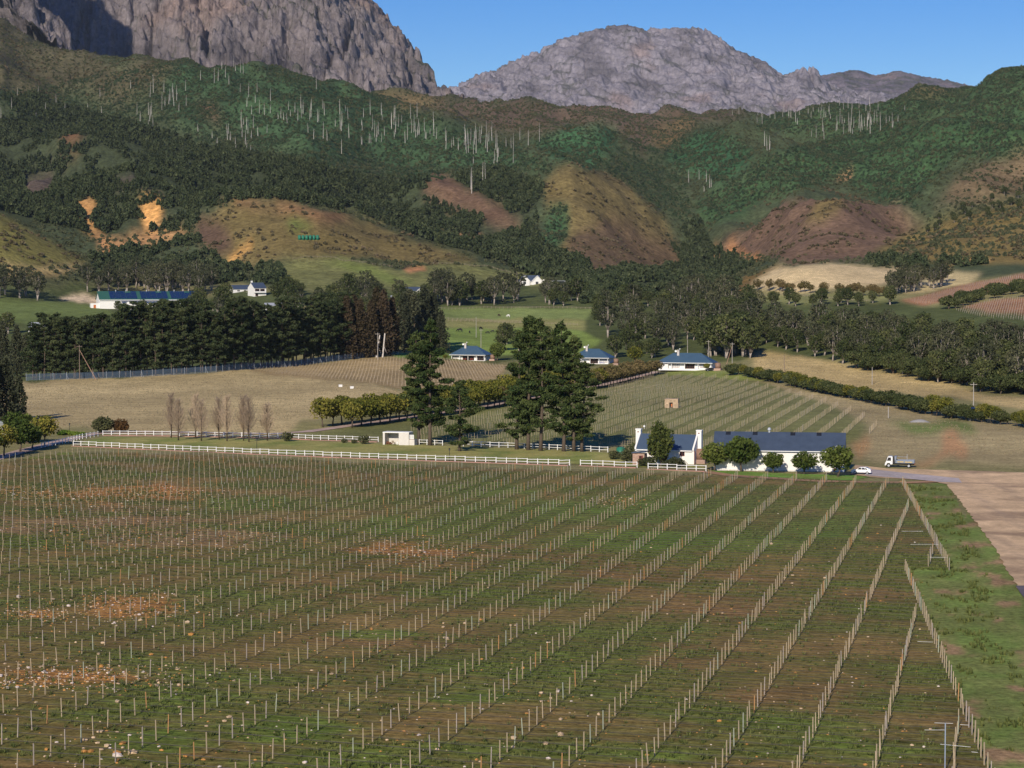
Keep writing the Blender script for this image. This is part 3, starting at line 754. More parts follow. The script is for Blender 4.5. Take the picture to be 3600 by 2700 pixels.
def broadleaf(seed, H, R, lm, trunk_h=0.3, n=26, per=46, size=0.26, bark=BARK, flat=0.85, tr=0.16, stems=1, open_=0.0):
    """rounded crown of many leaf masses over a forked trunk"""
    rr = random.Random(seed); mb = MB()
    cz = H * (trunk_h + (1 - trunk_h) * 0.5); rz = H * (1 - trunk_h) * 0.5
    for s_ in range(stems):
        bx = 0 if stems == 1 else rr.uniform(-.12, .12) * R
        fork = Vector((bx + rr.uniform(-.1, .1) * R, rr.uniform(-.1, .1) * R, H * trunk_h * 0.95))
        mb.tube([(bx, 0, 0), ((bx + fork.x) / 2, fork.y * .3, fork.z * .55), fork], [tr * 1.25, tr, tr * 0.8], 6)
        for j in range(5):
            a = j * 1.256 + rr.uniform(-.3, .3) + s_
            e = Vector((math.cos(a) * R * 0.6, math.sin(a) * R * 0.6, cz + rz * rr.uniform(-.1, .6)))
            limb(mb, fork, e, tr * 0.55, 0.03, R * 0.08, rr, 4)
        limb(mb, fork, (0, 0, cz + rz * 0.7), tr * 0.6, 0.03, R * 0.08, rr, 4)
    spec = []
    for k in range(n):
        z = 1 - 2 * (k + 0.5) / n
        a = k * 2.39996 + rr.uniform(-.25, .25)
        q = math.sqrt(max(0, 1 - z * z))
        rad = rr.uniform(0.55, 0.88)
        if z < -0.45: rad *= 0.85
        c = R * rr.uniform(0.26, 0.44) * (1 - 0.35 * open_)
        spec.append((math.cos(a) * q * R * rad, math.sin(a) * q * R * rad, cz + z * rz * rad, c, c, c * flat, int(per * rr.uniform(0.7, 1.3))))
    if open_ < 0.5:
        spec.append((0, 0, cz, R * 0.6, R * 0.6, rz * 0.6, per * 3))
    return Tree(mb.mesh("trunk", bark, True), crown_mesh("crown", spec, size, seed, lm, 0.35))
def poplar(seed, H):
    """leafless upright poplar: a sheaf of fine rising twigs"""
    rr = random.Random(seed); mb = MB(); tw = MB()
    mb.tube([(0, 0, 0), (0.05, 0.03, H * 0.35), (0, 0, H * 0.75), (0.05, 0, H)], [0.17, 0.12, 0.06, 0.015], 6)
    for k in range(230):
        t = rr.uniform(0.17, 0.93); a = rr.uniform(0, 6.283)
        L = H * (0.30 * (1 - t) + 0.10) * rr.uniform(0.6, 1.15); o = L * rr.uniform(0.25, 0.60)
        p = Vector((0, 0, H * t)); e = p + Vector((math.cos(a) * o, math.sin(a) * o, L * 0.85))
        mid = p.lerp(e, 0.5) + Vector((math.cos(a), math.sin(a), 0)) * o * 0.16
        tw.tube([p, mid, e], [0.034, 0.026, 0.014], 3, False)
        for _ in range(3):
            q = mid.lerp(e, rr.random()); b = a + rr.uniform(-1.5, 1.5)
            tw.tube([q, q + Vector((math.cos(b) * .25, math.sin(b) * .25, L * 0.3))], [0.02, 0.01], 3, False)
    return Tree(mb.mesh("trunk", BARK, True), tw.mesh("twigs", L_TWIG))
def snag(seed, H):
    """dead standing pine: a bare pole with broken stubs"""
    rr = random.Random(seed); mb = MB()
    mb.tube([(0, 0, -1.0), (rr.uniform(-.2, .2), 0, H * .5), (rr.uniform(-.4, .4), 0, H)], [0.34, 0.26, 0.09], 5)
    br = MB()
    for k in range(rr.choice((3, 5, 7, 9))):
        z = H * rr.uniform(0.35, 0.95); a = rr.uniform(0, 6.28); L = rr.uniform(0.6, 2.2)
        br.tube([(0, 0, z), (math.cos(a) * L, math.sin(a) * L, z + L * 0.3)], [0.10, 0.03], 3, False)
    return mb.mesh("trunk", DEADWOOD), br.mesh("branch_stubs", DEADWOOD)

def plant(tree, name, label, cat, loc, sc=1.0, rz=None, group=None, crown="crown", sxy=None):
    o = thing(name, label, cat, loc, random.uniform(0, 6.283) if rz is None else rz, group)
    k = sc if sxy is None else sxy
    o.scale = (k, k, sc)
    link("trunk", tree.trunk, o); link(crown, tree.crown, o)
    return o
def on(x, y, dz=0.0):
    return (x, y, Tf(x, y) + dz)
def at(px, py, dz=-0.05):
    p = hit(px, py); return (p.x, p.y, p.z + dz)

PINES = [pine(s, 30, first=f, spread=sp, dens=2.7, tr=0.46, levels=32, size=0.46, topw=0.2) for s, f, sp in ((1, .12, 4.2), (2, .15, 4.5), (3, .10, 3.9), (4, .14, 4.6))]
WINDS = [pine(s + 20, 24, first=f, spread=sp, lm=L_WIND, dens=1.7, tr=0.3, levels=19, size=0.52, topw=0.42) for s, f, sp in ((1, .13, 3.9), (2, .16, 4.4), (3, .12, 3.6), (4, .18, 4.3))]
CASUS = [casuarina(41, 20, 4.6), casuarina(42, 17, 4.2), casuarina(43, 22, 4.4)]
RUSTS = [casuarina(46, 20, 4.2, L_RUST), casuarina(47, 21, 4.0, L_RUST)]
BARNT = [broadleaf(s, 5.2, 2.45, L_BROAD, 0.24, 34, 60, 0.23) for s in (51, 52, 53)]
AVES = [broadleaf(s, 6.0, 2.7, L_AVE, 0.28, 28, 44, 0.25) for s in (55, 56, 57)]
OLIVES = [broadleaf(s, 5.6, 2.6, L_OLIVE, 0.3, 26, 34, 0.24, open_=0.3) for s in (58, 59, 60)]
GUMS = [broadleaf(s, 20, 6.6, L_GUM, 0.20, 30, 40, 0.5, PALEBARK, 0.7, 0.38, 2, 0.7) for s in (61, 62, 63, 64)]
WOODS = [broadleaf(s, 15, 5.6, L_WOOD, 0.16, 30, 44, 0.5, PALEBARK, 0.8, 0.28, 2, 0.35) for s in (65, 66, 67, 68)]
SHRUBS = [broadleaf(s, 3.0, 2.2, L_SHRUB, 0.08, 18, 36, 0.24, BARK, 0.8, 0.09, 2) for s in (71, 72, 73)]
HEDGE = [broadleaf(s, 5.0, 3.4, L_WOOD, 0.2, 26, 48, 0.30, BARK, 0.62, 0.16, 2) for s in (75, 76, 77)]
POPS = [poplar(s, 11) for s in (81, 82, 83)]
SNAGS = [snag(s, 20) for s in range(90, 98)]
# ------------------------------------------------------------------ draped sheets: roads, lawn, yard
from mathutils.geometry import delaunay_2d_cdt
def drape(name, poly_px, m, dz, colr, step=3.0, rag=0.0, world=None):
    pts = world or [tuple(hit(px, py).xy) for px, py in poly_px]
    xs = [p[0] for p in pts]; ys = [p[1] for p in pts]
    ring = []
    for i in range(len(pts)):
        a = Vector(pts[i]); b = Vector(pts[(i+1) % len(pts)])
        k = max(1, int((b - a).length / step))
        for j in range(k):
            q = a.lerp(b, j / k)
            if rag:
                q = q + Vector((random.uniform(-rag, rag), random.uniform(-rag, rag)))
            ring.append(q)
    arr = np.array([(q.x, q.y) for q in ring])
    gx, gy = np.meshgrid(np.arange(min(xs), max(xs), step), np.arange(min(ys), max(ys), step))
    gx = gx.ravel(); gy = gy.ravel()
    ins = inpoly(gx, gy, [tuple(p) for p in arr])
    verts = [Vector(p) for p in arr] + [Vector((x, y)) for x, y in zip(gx[ins], gy[ins])]
    n = len(arr)
    r = delaunay_2d_cdt(verts, [], [list(range(n))], 1, 1e-4)
    vv = np.array([(v.x, v.y) for v in r[0]])
    z = T(vv[:, 0], vv[:, 1]) + dz
    v3 = np.c_[vv, z]
    f = np.array([tuple(t) for t in r[2]])
    a_, b_, c_ = v3[f[:, 0]], v3[f[:, 1]], v3[f[:, 2]]
    flip = np.cross(b_ - a_, c_ - a_)[:, 2] < 0
    f[flip] = f[flip][:, ::-1]
    cc = np.empty((len(v3), 3)); cc[:] = colr(vv[:, 0], vv[:, 1]) if callable(colr) else colr
    me = mesh_np(name, v3, f, m, {"cover": ('FLOAT_COLOR', cc), "vine": ('FLOAT', np.zeros(len(v3)))}, True)
    return tag(link(name, me), kind="structure")
def ribbon(name, pts_px, width, m, dz, colr, world=None):
    P3 = world or [tuple(hit(px, py).xy) for px, py in pts_px]
    P3 = [Vector(p) for p in P3]
    L, R_ = [], []
    for i, p in enumerate(P3):
        d = (P3[min(i+1, len(P3)-1)] - P3[max(i-1, 0)]).normalized()
        nrm = Vector((-d.y, d.x)) * width / 2
        L.append(tuple(p + nrm)); R_.append(tuple(p - nrm))
    return drape(name, None, m, dz, colr, 2.0, 0.0, L + R_[::-1])
M_TURF = landmat("mown_turf", scales=(1.6, 0.2, 0.03), bump=0.3, bdist=0.06, var=(0.75, 1.25))
M_DIRT = landmat("bare_dirt", scales=(0.9, 0.15, 0.03), bump=0.3, bdist=0.05, var=(0.8, 1.2))
def lawncol(x, y):
    n = fbm(x / 9, y / 16, 4, 101)
    return mix3(np.broadcast_to(alb((128, 122, 72)), (len(x), 3)), alb((104, 110, 58)), sstep(-0.2, 0.35, n))
drape("lawn", [(262,1564),(365,1536),(1000,1546),(1190,1555),(1480,1566),(1790,1577),(2140,1593),(2235,1610),(2470,1640),(2480,1652),(2000,1632),(1800,1624),(1200,1606),(700,1590)], M_TURF, 0.07, lawncol, 2.5, 0.15)
def verge(x, y):
    n = fbm(x / 5, y / 8, 4, 103)
    return mix3(np.broadcast_to(alb((92, 108, 48)), (len(x), 3)), alb((84, 120, 46)), sstep(-0.2, 0.3, n))
drape("grass_verge", [(2500,1655),(2800,1668),(2990,1672),(3060,1678),(3000,1690),(2800,1684),(2540,1671)], M_TURF, 0.08, verge, 2.0, 0.2)
def yardcol(x, y):
    n = fbm(x / 26, y / 14, 5, 107)
    c = mix3(np.broadcast_to(alb((170, 144, 112)), (len(x), 3)), alb((118, 98, 78)), sstep(0.02, 0.4, n) * 0.8)
    for off, cur in ((58, .10), (60.2, .10), (70, -.04), (72.3, -.04), (84, .06), (86.2, .06)):     # wheel tracks worn along the yard
        d = np.abs(x - off - cur * (y - 330) - 3 * np.sin(y / 40 + off))
        c = mix3(c, alb((136, 116, 96)), np.exp(-(d / .8) ** 2) * 0.55)
    return c * (1 + 0.16 * fbm(x / 3, y / 14, 4, 109))[:, None]
drape("dirt_yard", [(3010,1636),(3120,1648),(3600,1662),(4600,1700),(4640,2900),(4330,2900),(3740,2230),(3590,2090),(3480,1900),(3330,1705),(3270,1690),(3060,1678),(2990,1668)], M_DIRT, 0.09, yardcol, 1.5, 0.22)
drape("concrete_apron", [(3050,1650),(3160,1662),(3370,1683),(3382,1699),(3300,1696),(3180,1684),(3040,1672)], M_DIRT, 0.13, alb((148, 138, 134)), 2.0)
drape("dark_paving", [(3570,2062),(3700,2062),(3900,2250),(3760,2250),(3600,2105)], M_DIRT, 0.13, alb((86, 80, 84)), 2.0)
ribbon("dirt_track", [(2485,1660),(2560,1672),(2700,1682),(2900,1694),(3060,1696),(3200,1698),(3300,1694)], 3.2, M_DIRT, 0.12, alb((134, 104, 80)))
DRIVE = [(-220,1672),(0,1608),(150,1568),(270,1538),(350,1523),(480,1518),(700,1522),(950,1526),(1080,1518),(1300,1487),(1500,1460),(1700,1430),(1850,1404),(2050,1364),(2200,1334),(2310,1306)]
ribbon("driveway", DRIVE, 4.2, M_DIRT, 0.10, alb((150, 130, 118)))

# ------------------------------------------------------------------ scatter ("stuff")
def scatter(name, pts, scl, rots, idx, sources, label):
    me = bpy.data.meshes.new(name)
    me.vertices.add(len(pts)); me.vertices.foreach_set("co", np.asarray(pts, np.float32).ravel())
    for an, val, ty in (("sc", scl, 'FLOAT'), ("rz", rots, 'FLOAT')):
        a = me.attributes.new(an, ty, 'POINT'); a.data.foreach_set("value", np.asarray(val, np.float32))
    a = me.attributes.new("pick", 'INT', 'POINT'); a.data.foreach_set("value", np.asarray(idx, np.int32))
    me.update()
    o = link(name, me)
    ng = bpy.data.node_groups.new(name, 'GeometryNodeTree')
    ng.interface.new_socket("Geometry", in_out='INPUT', socket_type='NodeSocketGeometry')
    ng.interface.new_socket("Geometry", in_out='OUTPUT', socket_type='NodeSocketGeometry')
    gi = ng.nodes.new("NodeGroupInput"); go = ng.nodes.new("NodeGroupOutput")
    mp = ng.nodes.new("GeometryNodeMeshToPoints")
    ip = ng.nodes.new("GeometryNodeInstanceOnPoints")
    ip.inputs['Pick Instance'].default_value = True
    jn = ng.nodes.new("GeometryNodeJoinGeometry")
    for me_ in reversed(sources):
        so_ = bpy.data.objects.new(name + "_sprig", me_)
        oi = ng.nodes.new("GeometryNodeObjectInfo"); oi.inputs['Object'].default_value = so_
        oi.inputs['As Instance'].default_value = True
        ng.links.new(oi.outputs['Geometry'], jn.inputs[0])
    def attr(nm, ty):
        q = ng.nodes.new("GeometryNodeInputNamedAttribute"); q.data_type = ty
        q.inputs['Name'].default_value = nm; return q.outputs['Attribute']
    ng.links.new(gi.outputs[0], mp.inputs[0]); ng.links.new(mp.outputs[0], ip.inputs['Points'])
    ng.links.new(jn.outputs[0], ip.inputs['Instance'])
    ng.links.new(attr("pick", 'INT'), ip.inputs['Instance Index'])
    cx = ng.nodes.new("ShaderNodeCombineXYZ"); ng.links.new(attr("rz", 'FLOAT'), cx.inputs[2])
    ng.links.new(cx.outputs[0], ip.inputs['Rotation'])
    ng.links.new(attr("sc", 'FLOAT'), ip.inputs['Scale'])
    ng.links.new(ip.outputs[0], go.inputs[0])
    md = o.modifiers.new("scatter", 'NODES'); md.node_group = ng
    return tag(o, label, None, None, "stuff")
def blob_tree(name, seed, H, R, m, conic=0.0, n=70):
    r = np.random.default_rng(seed)
    t = r.uniform(0.08, 1, n) ** 0.8
    a = r.uniform(0, 6.283, n)
    q = R * ((1 - t) * conic + (1 - conic) * np.sqrt(np.clip(1 - (2 * t - 0.9) ** 2, 0.02, 1))) * r.uniform(0.45, 1.0, n)
    cen = np.c_[np.cos(a) * q, np.sin(a) * q, H * t]
    v, f, tt = leaves(cen, R * 0.42, 0.4, seed)
    # leaf sprays only, no stem inside
    return mesh_np(name, v, f, m, {"leaf": ('FLOAT', tt)})
def area_points(n, plo, phi, dlo, dhi):
    s = rng.uniform((plo - 1800) / F, (phi - 1800) / F, n)
    D = np.sqrt(rng.uniform(dlo ** 2, dhi ** 2, n))
    x = s * D
    z = T(x, D)
    px, py = proj(x, D, z)
    return x, D, z, px, py
L_FOR = leafmat("slope_pine_needles", (0.034, 0.050, 0.026), (0.086, 0.102, 0.048), 0.1)
L_GRN = leafmat("slope_scrub_leaves", (0.038, 0.066, 0.036), (0.078, 0.112, 0.056), 0.15)
L_BRN = leafmat("slope_heath", (0.105, 0.088, 0.050), (0.175, 0.140, 0.080), 0.1)
FORS = [blob_tree("young_pine", s, 7.5, 2.6, L_FOR, 0.75, 60) for s in (1, 2, 3)] + [blob_tree("round_tree", 4, 7.0, 3.6, L_FOR, 0.1, 80)]
GRNS = [blob_tree("scrub", s, 2.6, 2.0, L_GRN, 0.1, 30) for s in (5, 6)]
BRNS = [blob_tree("heath", s, 1.7, 1.6, L_BRN, 0.1, 26) for s in (7, 8)]
FOREST_POLY = COVER[3][2]
CLEAR = [c[2] for c in COVER[4:25]] + [COVER[28][2], COVER[29][2], COVER[33][2]]
def pick(x, D, z, px, py, polys, holes, jit=18):
    j1 = fbm(x / 60, D / 60, 3, 131) * jit; j2 = fbm(x / 60, D / 60, 3, 137) * jit
    m = np.zeros(len(x), bool)
    for p in polys: m |= inpoly(px + j1, py + j2, p)
    for p in holes: m &= ~inpoly(px + j1 * 0.4, py + j2 * 0.4, p)
    return m
x, D, z, px, py = area_points(150000, -250, 3850, 1500, 3300)
m = pick(x, D, z, px, py, [FOREST_POLY, [(2380,820),(2450,760),(2500,860),(2560,900),(2650,940),(2500,1000),(2300,990),(2350,900)]], CLEAR)
m &= fbm(x / 70, D / 70, 3, 141) > -0.24
x, D, z = x[m], D[m], z[m]
k = len(x)
print("forest", k)
scatter("slope_woodland", np.c_[x, D, z - 0.3], rng.uniform(0.55, 1.35, k) * (0.9 + 0.5 * fbm(x / 120, D / 120, 2, 143)), rng.uniform(0, 6.28, k), rng.choice([0, 0, 1, 1, 2, 2, 3], k), FORS, "dark pine woodland covering the lower mountain slopes")
x, D, z, px, py = area_points(150000, -250, 3850, 1600, 3700)
m = pick(x, D, z, px, py, [COVER[2][2], COVER[25][2], COVER[26][2], COVER[31][2], COVER[32][2], COVER[30][2], [(0,330),(700,200),(1200,290),(1900,560),(1500,640),(0,420)], [(2050,560),(2250,480),(2400,600),(2450,800),(2350,760),(2200,640)]], [COVER[34][2], COVER[36][2]])
m &= fbm(x / 50, D / 50, 3, 151) > -0.42
x, D, z = x[m], D[m], z[m]; k = len(x)
print("scrub", k)
scatter("hillside_scrub", np.c_[x, D, z - 0.2], rng.uniform(0.4, 1.05, k), rng.uniform(0, 6.28, k), rng.integers(0, 2, k), GRNS, "dense green scrub on the upper hillsides")
x, D, z, px, py = area_points(95000, -250, 3850, 1480, 3750)
m = pick(x, D, z, px, py, [COVER[0][2]], [FOREST_POLY, COVER[28][2], COVER[34][2], COVER[11][2], COVER[18][2], COVER[41][2], COVER[42][2], COVER[16][2]], 20) & (py < 990)
m &= (fbm(x / 55, D / 55, 3, 155) > -0.3)
x, D, z = x[m], D[m], z[m]; k = len(x)
L_MIX = leafmat("mixed_scrub_leaves", (0.060, 0.072, 0.038), (0.112, 0.116, 0.060), 0.15)
MIXS = [blob_tree("low_scrub", s, 1.9, 1.8, L_MIX, 0.1, 24) for s in (15, 16)]
print("mixed", k)
scatter("mixed_hill_scrub", np.c_[x, D, z - 0.2], rng.uniform(0.4, 1.3, k), rng.uniform(0, 6.28, k), rng.integers(0, 2, k), MIXS, "low brown-green scrub covering the open upper hills")
x, D, z, px, py = area_points(60000, -250, 3850, 1350, 3600)
m = pick(x, D, z, px, py, [COVER[1][2], COVER[11][2], COVER[28][2], COVER[34][2], COVER[37][2], COVER[39][2], COVER[23][2], COVER[16][2]], [], 30)
m &= fbm(x / 40, D / 40, 3, 161) > 0.05
x, D, z = x[m], D[m], z[m]; k = len(x)
print("heath", k)
scatter("heath", np.c_[x, D, z - 0.2], rng.uniform(0.5, 1.6, k), rng.uniform(0, 6.28, k), rng.integers(0, 2, k), BRNS, "brown heath bushes dotted over the open hill slopes")

# dead pines standing on the slopes, single and in stands: photo px of the foot, height in px
SNAG_STANDS = [  # x0,x1,y0,y1 of the feet, count, height px
 (540,640,330,385,16,52),(710,830,225,300,16,45),(860,1000,350,440,20,40),(770,890,470,545,22,50),(1000,1210,370,460,34,42),
 (1130,1250,400,520,10,52),(1330,1480,420,490,36,55),(1440,1510,465,495,12,40),(1530,1640,480,525,16,48),(1650,1790,490,545,34,58),
 (1570,1730,640,690,6,70),(2680,2900,395,430,34,38),(2900,3060,375,405,18,36),(3000,3100,440,465,22,52),(2930,3000,455,475,10,44),(2800,2870,470,490,4,40),
 (3070,3160,425,445,8,34),(2430,2500,640,670,8,38),(2690,2720,500,530,4,45),(490,560,410,470,10,38),(30,380,330,420,14,34),(1230,1330,480,530,8,32),(1700,1800,560,600,6,45),(2550,2600,385,420,3,30)]
n_s = 0
for x0, x1, y0, y1, c, hp in SNAG_STANDS:
    if x0 > 2500: where, grp = "on the ridge below the far plateau above the heath hills", "dead pines on the far ridge"
    elif x0 > 2400: where, grp = "in the gully between the two heath domes", "dead pines in the gully"
    elif 1500 < x0 < 1800 and y0 > 550: where, grp = "in and above the brown clear-cut", "dead pines at the clear-cut"
    elif y0 < 310: where, grp = "on the crest right under the rock massif", "dead pines on the crest"
    elif x0 >= 1130: where, grp = "on the shoulder of the green spur facing the heath dome", "dead pines on the spur shoulder"
    else: where, grp = "scattered on the green slope below the rock massif", "dead pines below the massif"
    for k in range(c):
        p = hit(random.gauss((x0 + x1) / 2, (x1 - x0) * .42), random.gauss((y0 + y1) / 2, (y1 - y0) * .4), 1500) if random.random() < .8 else None
        if p is None or p.y > 3600: continue
        tm, bm_ = random.choice(SNAGS)
        o = thing("dead_pine", "bleached bare dead pine trunk " + where, "dead tree", (p.x, p.y, p.z - 0.3), random.uniform(0, 6.28), grp)
        hh = hp * random.uniform(0.55, 1.3) * p.y / F / 20.0
        o.scale = (1.05, 1.05, hh); o.rotation_euler = (random.gauss(0, .02), random.gauss(0, .025), random.uniform(0, 6.28))
        link("trunk", tm, o); link("branch_stubs", bm_, o)["kind"] = "stuff"; n_s += 1
print("snags", n_s)
# ------------------------------------------------------------------ building materials
WHITE = mat("limewash", (0.78, 0.76, 0.72), 0.85, 0.06, 0.8)
WPAINT = mat("white_paint", (0.80, 0.79, 0.77), 0.6, 0.08, 3.0)
SLATE = mat("dark_slate_sheet", (0.052, 0.072, 0.110), 0.45, 0.18, 0.6, spec=0.5)
BLUE = mat("blue_sheet_roof", (0.050, 0.095, 0.145), 0.42, 0.08, 0.5, spec=0.5)
GREENR = mat("green_sheet_roof", (0.035, 0.115, 0.075), 0.45, 0.1, 0.4, spec=0.5)
GREYR = mat("grey_sheet_roof", (0.32, 0.34, 0.38), 0.5, 0.1, 0.5)
REDWOOD = mat("red_brown_joinery", (0.16, 0.030, 0.018), 0.5, 0.15, 4.0)
GLASS = mat("dark_window_glass", (0.02, 0.022, 0.026), 0.08, 0.1, 2.0, spec=0.8)
CURTAIN = mat("pale_curtained_glass", (0.55, 0.54, 0.52), 0.3, 0.1, 2.0)
DARK = mat("painted_interior_shade", (0.02, 0.018, 0.016), 0.9, 0.1, 1.0)  # near-black colour stands in for interior shade in doorways, panes and vents
BRICK = mat("pink_brick", (0.42, 0.23, 0.18), 0.9, 0.25, 6.0)
BRICK2 = mat("weathered_brick", (0.40, 0.27, 0.21), 0.9, 0.25, 5.0, objvar=0.18)
STONE = mat("field_stone", (0.45, 0.33, 0.22), 0.9, 0.25, 3.0, objvar=0.25)
GTANK = mat("green_plastic", (0.02, 0.16, 0.10), 0.5, 0.08, 1.0)
BTANK = mat("brown_plastic", (0.24, 0.145, 0.10), 0.6, 0.08, 1.0)
GALV = mat("galvanised_steel", (0.45, 0.47, 0.50), 0.4, 0.1, 2.0, metal=0.4)
BLACK = mat("black_iron", (0.015, 0.015, 0.016), 0.5, 0.1, 2.0)
PVMAT = mat("solar_cells", (0.012, 0.030, 0.085), 0.2, 0.2, 0.4, spec=0.6)
TIMBER = mat("weathered_timber", (0.30, 0.24, 0.18), 0.9, 0.2, 1.5, objvar=0.2)
RZ = math.radians(-19.6)

def gable_house(t, W, Dp, eave, ridge, roofm, wallm=WHITE, over=0.35, gable_over=0.2, th=0.14):
    """walls with gable ends and a two-slope roof with thickness; origin front-left, x along the front"""
    h = Dp / 2
    MB().add([(0,0,-.4),(W,0,-.4),(W,Dp,-.4),(0,Dp,-.4),(0,0,eave),(W,0,eave),(W,Dp,eave),(0,Dp,eave),(0,h,ridge-.05),(W,h,ridge-.05)],
             [(0,1,5,4),(2,3,7,6),(3,0,4,8,7),(1,2,6,9,5),(4,5,9,8),(6,7,8,9)]).obj("wall", wallm, t)
    k = (ridge - eave) / h
    mb = MB()
    x0, x1 = -gable_over, W + gable_over
    ze = eave - over * k + 0.03
    mb.hexa([(x0,-over,ze),(x1,-over,ze),(x1,h,ridge),(x0,h,ridge),(x0,-over,ze+th),(x1,-over,ze+th),(x1,h,ridge+th),(x0,h,ridge+th)])
    mb.hexa([(x0,h,ridge+.002),(x1,h,ridge+.002),(x1,Dp+over,ze),(x0,Dp+over,ze),(x0,h,ridge+th),(x1,h,ridge+th),(x1,Dp+over,ze+th),(x0,Dp+over,ze+th)])
    return mb.obj("roof", roofm, t), k
def window(t, x0, x1, z0, z1, y=0.0, frame=REDWOOD, glass=GLASS, mull=1, name="window"):
    f = MB()
    w_ = 0.09
    f.box(x0, x1, y-.06, y+.02, z0, z0+w_).box(x0, x1, y-.06, y+.02, z1-w_, z1)
    f.box(x0, x0+w_, y-.06, y+.02, z0+w_, z1-w_).box(x1-w_, x1, y-.06, y+.02, z0+w_, z1-w_)
    for k in range(mull):
        xm = x0 + (x1 - x0) * (k + 1) / (mull + 1)
        f.box(xm-.04, xm+.04, y-.055, y+.02, z0+w_, z1-w_)
    o = f.obj(name, frame, t)
    MB().box(x0+w_, x1-w_, y-.03, y+.01, z0+w_, z1-w_).obj("pane", glass, o)
    return o
def dish(t, x, y, z, r=0.45):
    mb = MB()
    rings = []
    for k in range(4):
        q = r * k / 3
        rings.append([(x + q*math.cos(a*.5236), y - 0.5 + 0.25*(q/r)**2*-1, z + q*math.sin(a*.5236)) for a in range(12)])
    vs_ = sum(rings, []); fs = []
    for i in range(3):
        for k in range(12):
            fs.append((i*12+k, i*12+(k+1)%12, (i+1)*12+(k+1)%12, (i+1)*12+k))
    mb.add(vs_, fs); mb.tube([(x, y-.5, z), (x, y, z-.5)], 0.04, 5)
    return mb.obj("satellite_dish", WPAINT, t)

def corner(px, py, dz=0.0):
    p = hit(px, py); return (p.x, p.y, p.z + dz)
# ------------------------------------------------------------------ the long white barn
o3 = corner(2548, 1652)
t = thing("barn", "long white barn with a dark slate-blue gabled roof behind five round trees", "barn", o3, math.radians(-10))
BW, BD, BE, BR = 26.8, 9.0, 4.55, 7.7
t.location = (o3[0] - 2.4, o3[1] - 1.0, o3[2])
roof, k = gable_house(t, BW, BD, BE, BR, SLATE, over=0.5)
rb = MB()
for i in range(1, 38):                       # roof sheets' standing laps
    x = BW * i / 38
    rb.hexa([(x-.03,-.5,BE-.5*k+.17),(x+.03,-.5,BE-.5*k+.17),(x+.03,4.45,BR+.11),(x-.03,4.45,BR+.11),(x-.03,-.5,BE-.5*k+.21),(x+.03,-.5,BE-.5*k+.21),(x+.03,4.45,BR+.16),(x-.03,4.45,BR+.16)])
rb.obj("standing_laps", SLATE, roof)
for x in (2.2, 7.8, 15.6, 21.0):
    z0 = BE + (3.55) * k + .16; z1 = BE + 4.4 * k + .16
    MB().hexa([(x,3.55,z0),(x+1.0,3.55,z0),(x+1.0,4.4,z1),(x,4.4,z1),(x,3.55,z0+.05),(x+1.0,3.55,z0+.05),(x+1.0,4.4,z1+.05),(x,4.4,z1+.05)]).obj("roof_light", GLASS, roof)
MB().box(-.2, BW+.2, -.62, -.50, BE-.42, BE-.28).obj("gutter", WPAINT, t)
v = MB(); v.cyl(11.2, 4.5, BR, BR+.55, .22, .22, 10).cyl(11.2, 4.5, BR+.55, BR+.95, .42, .30, 12).cyl(11.2, 4.5, BR+.95, BR+1.1, .30, .05, 12)
v.obj("roof_ventilator", GALV, t)
dish(t, 25.3, 0.1, 5.2, .32)
MB().box(24.6, 25.0, -.14, 0.0, 0.2, 0.75).obj("fire_hose_box", mat("red_enamel", (.45, .02, .02), .4), t)
for i in range(9):
    MB().box(0.2 + i*2.95, 2.95 + i*2.95, -.10, 0.0, 0.0, 0.22).obj("plinth", mat("grey_plinth", (.5, .48, .45), .9), t)

# ------------------------------------------------------------------ white cottage with two chimneys
p = corner(2440, 1633)
t = thing("cottage", "small white cottage with blue roof and tall white chimneys at both gable ends", "cottage", (p[0]-13.2*math.cos(RZ), p[1]-13.2*math.sin(RZ), p[2]), RZ)
roof, k = gable_house(t, 13.2, 7.6, 3.15, 6.0, mat("slate_blue_sheet", (0.062, 0.092, 0.14), .42, .08, .5, spec=.5), over=.3, gable_over=-.35)
for nm, x0, x1 in (("chimney", -.75, .35), ("chimney", 12.85, 13.95)):
    c = MB()
    c.add([(x0,3.2,-.3),(x1,3.2,-.3),(x1,4.4,-.3),(x0,4.4,-.3),(x0,3.2,6.95),(x1,3.2,6.95),(x1,4.4,6.95),(x0,4.4,6.95)],
          [(0,3,2,1),(4,5,6,7),(0,1,5,4),(1,2,6,5),(2,3,7,6),(3,0,4,7)])
    c.box(x0-.08, x1+.08, 3.12, 4.48, 6.95, 7.2)
    co = c.obj(nm, WHITE, t)
    MB().box(x0+.38, x1-.38, 3.17, 3.22, 6.4, 6.62).obj("smoke_vent", REDWOOD, co)
for x0 in (-.02, 12.86):                                    # gable parapets standing above the roof
    MB().add([(x0,-.25,2.95),(x0+.36,-.25,2.95),(x0+.36,3.8,6.3),(x0,3.8,6.3),(x0,-.25,3.35),(x0+.36,-.25,3.35),(x0+.36,3.8,6.7),(x0,3.8,6.7)],
             [(0,3,2,1),(4,5,6,7),(0,1,5,4),(1,2,6,5),(2,3,7,6),(3,0,4,7)]).obj("gable_parapet", WHITE, t)
MB().box(.4, 12.8, -.42, -.30, 2.78, 2.98).obj("gutter", WPAINT, t)
window(t, 10.0, 11.1, 1.75, 2.75, 0, REDWOOD, GLASS, 1)
window(t, 3.2, 4.3, 1.75, 2.75, 0, REDWOOD, GLASS, 1)
MB().box(6.2, 7.2, -.06, .02, 0, 2.1).obj("door", REDWOOD, t)
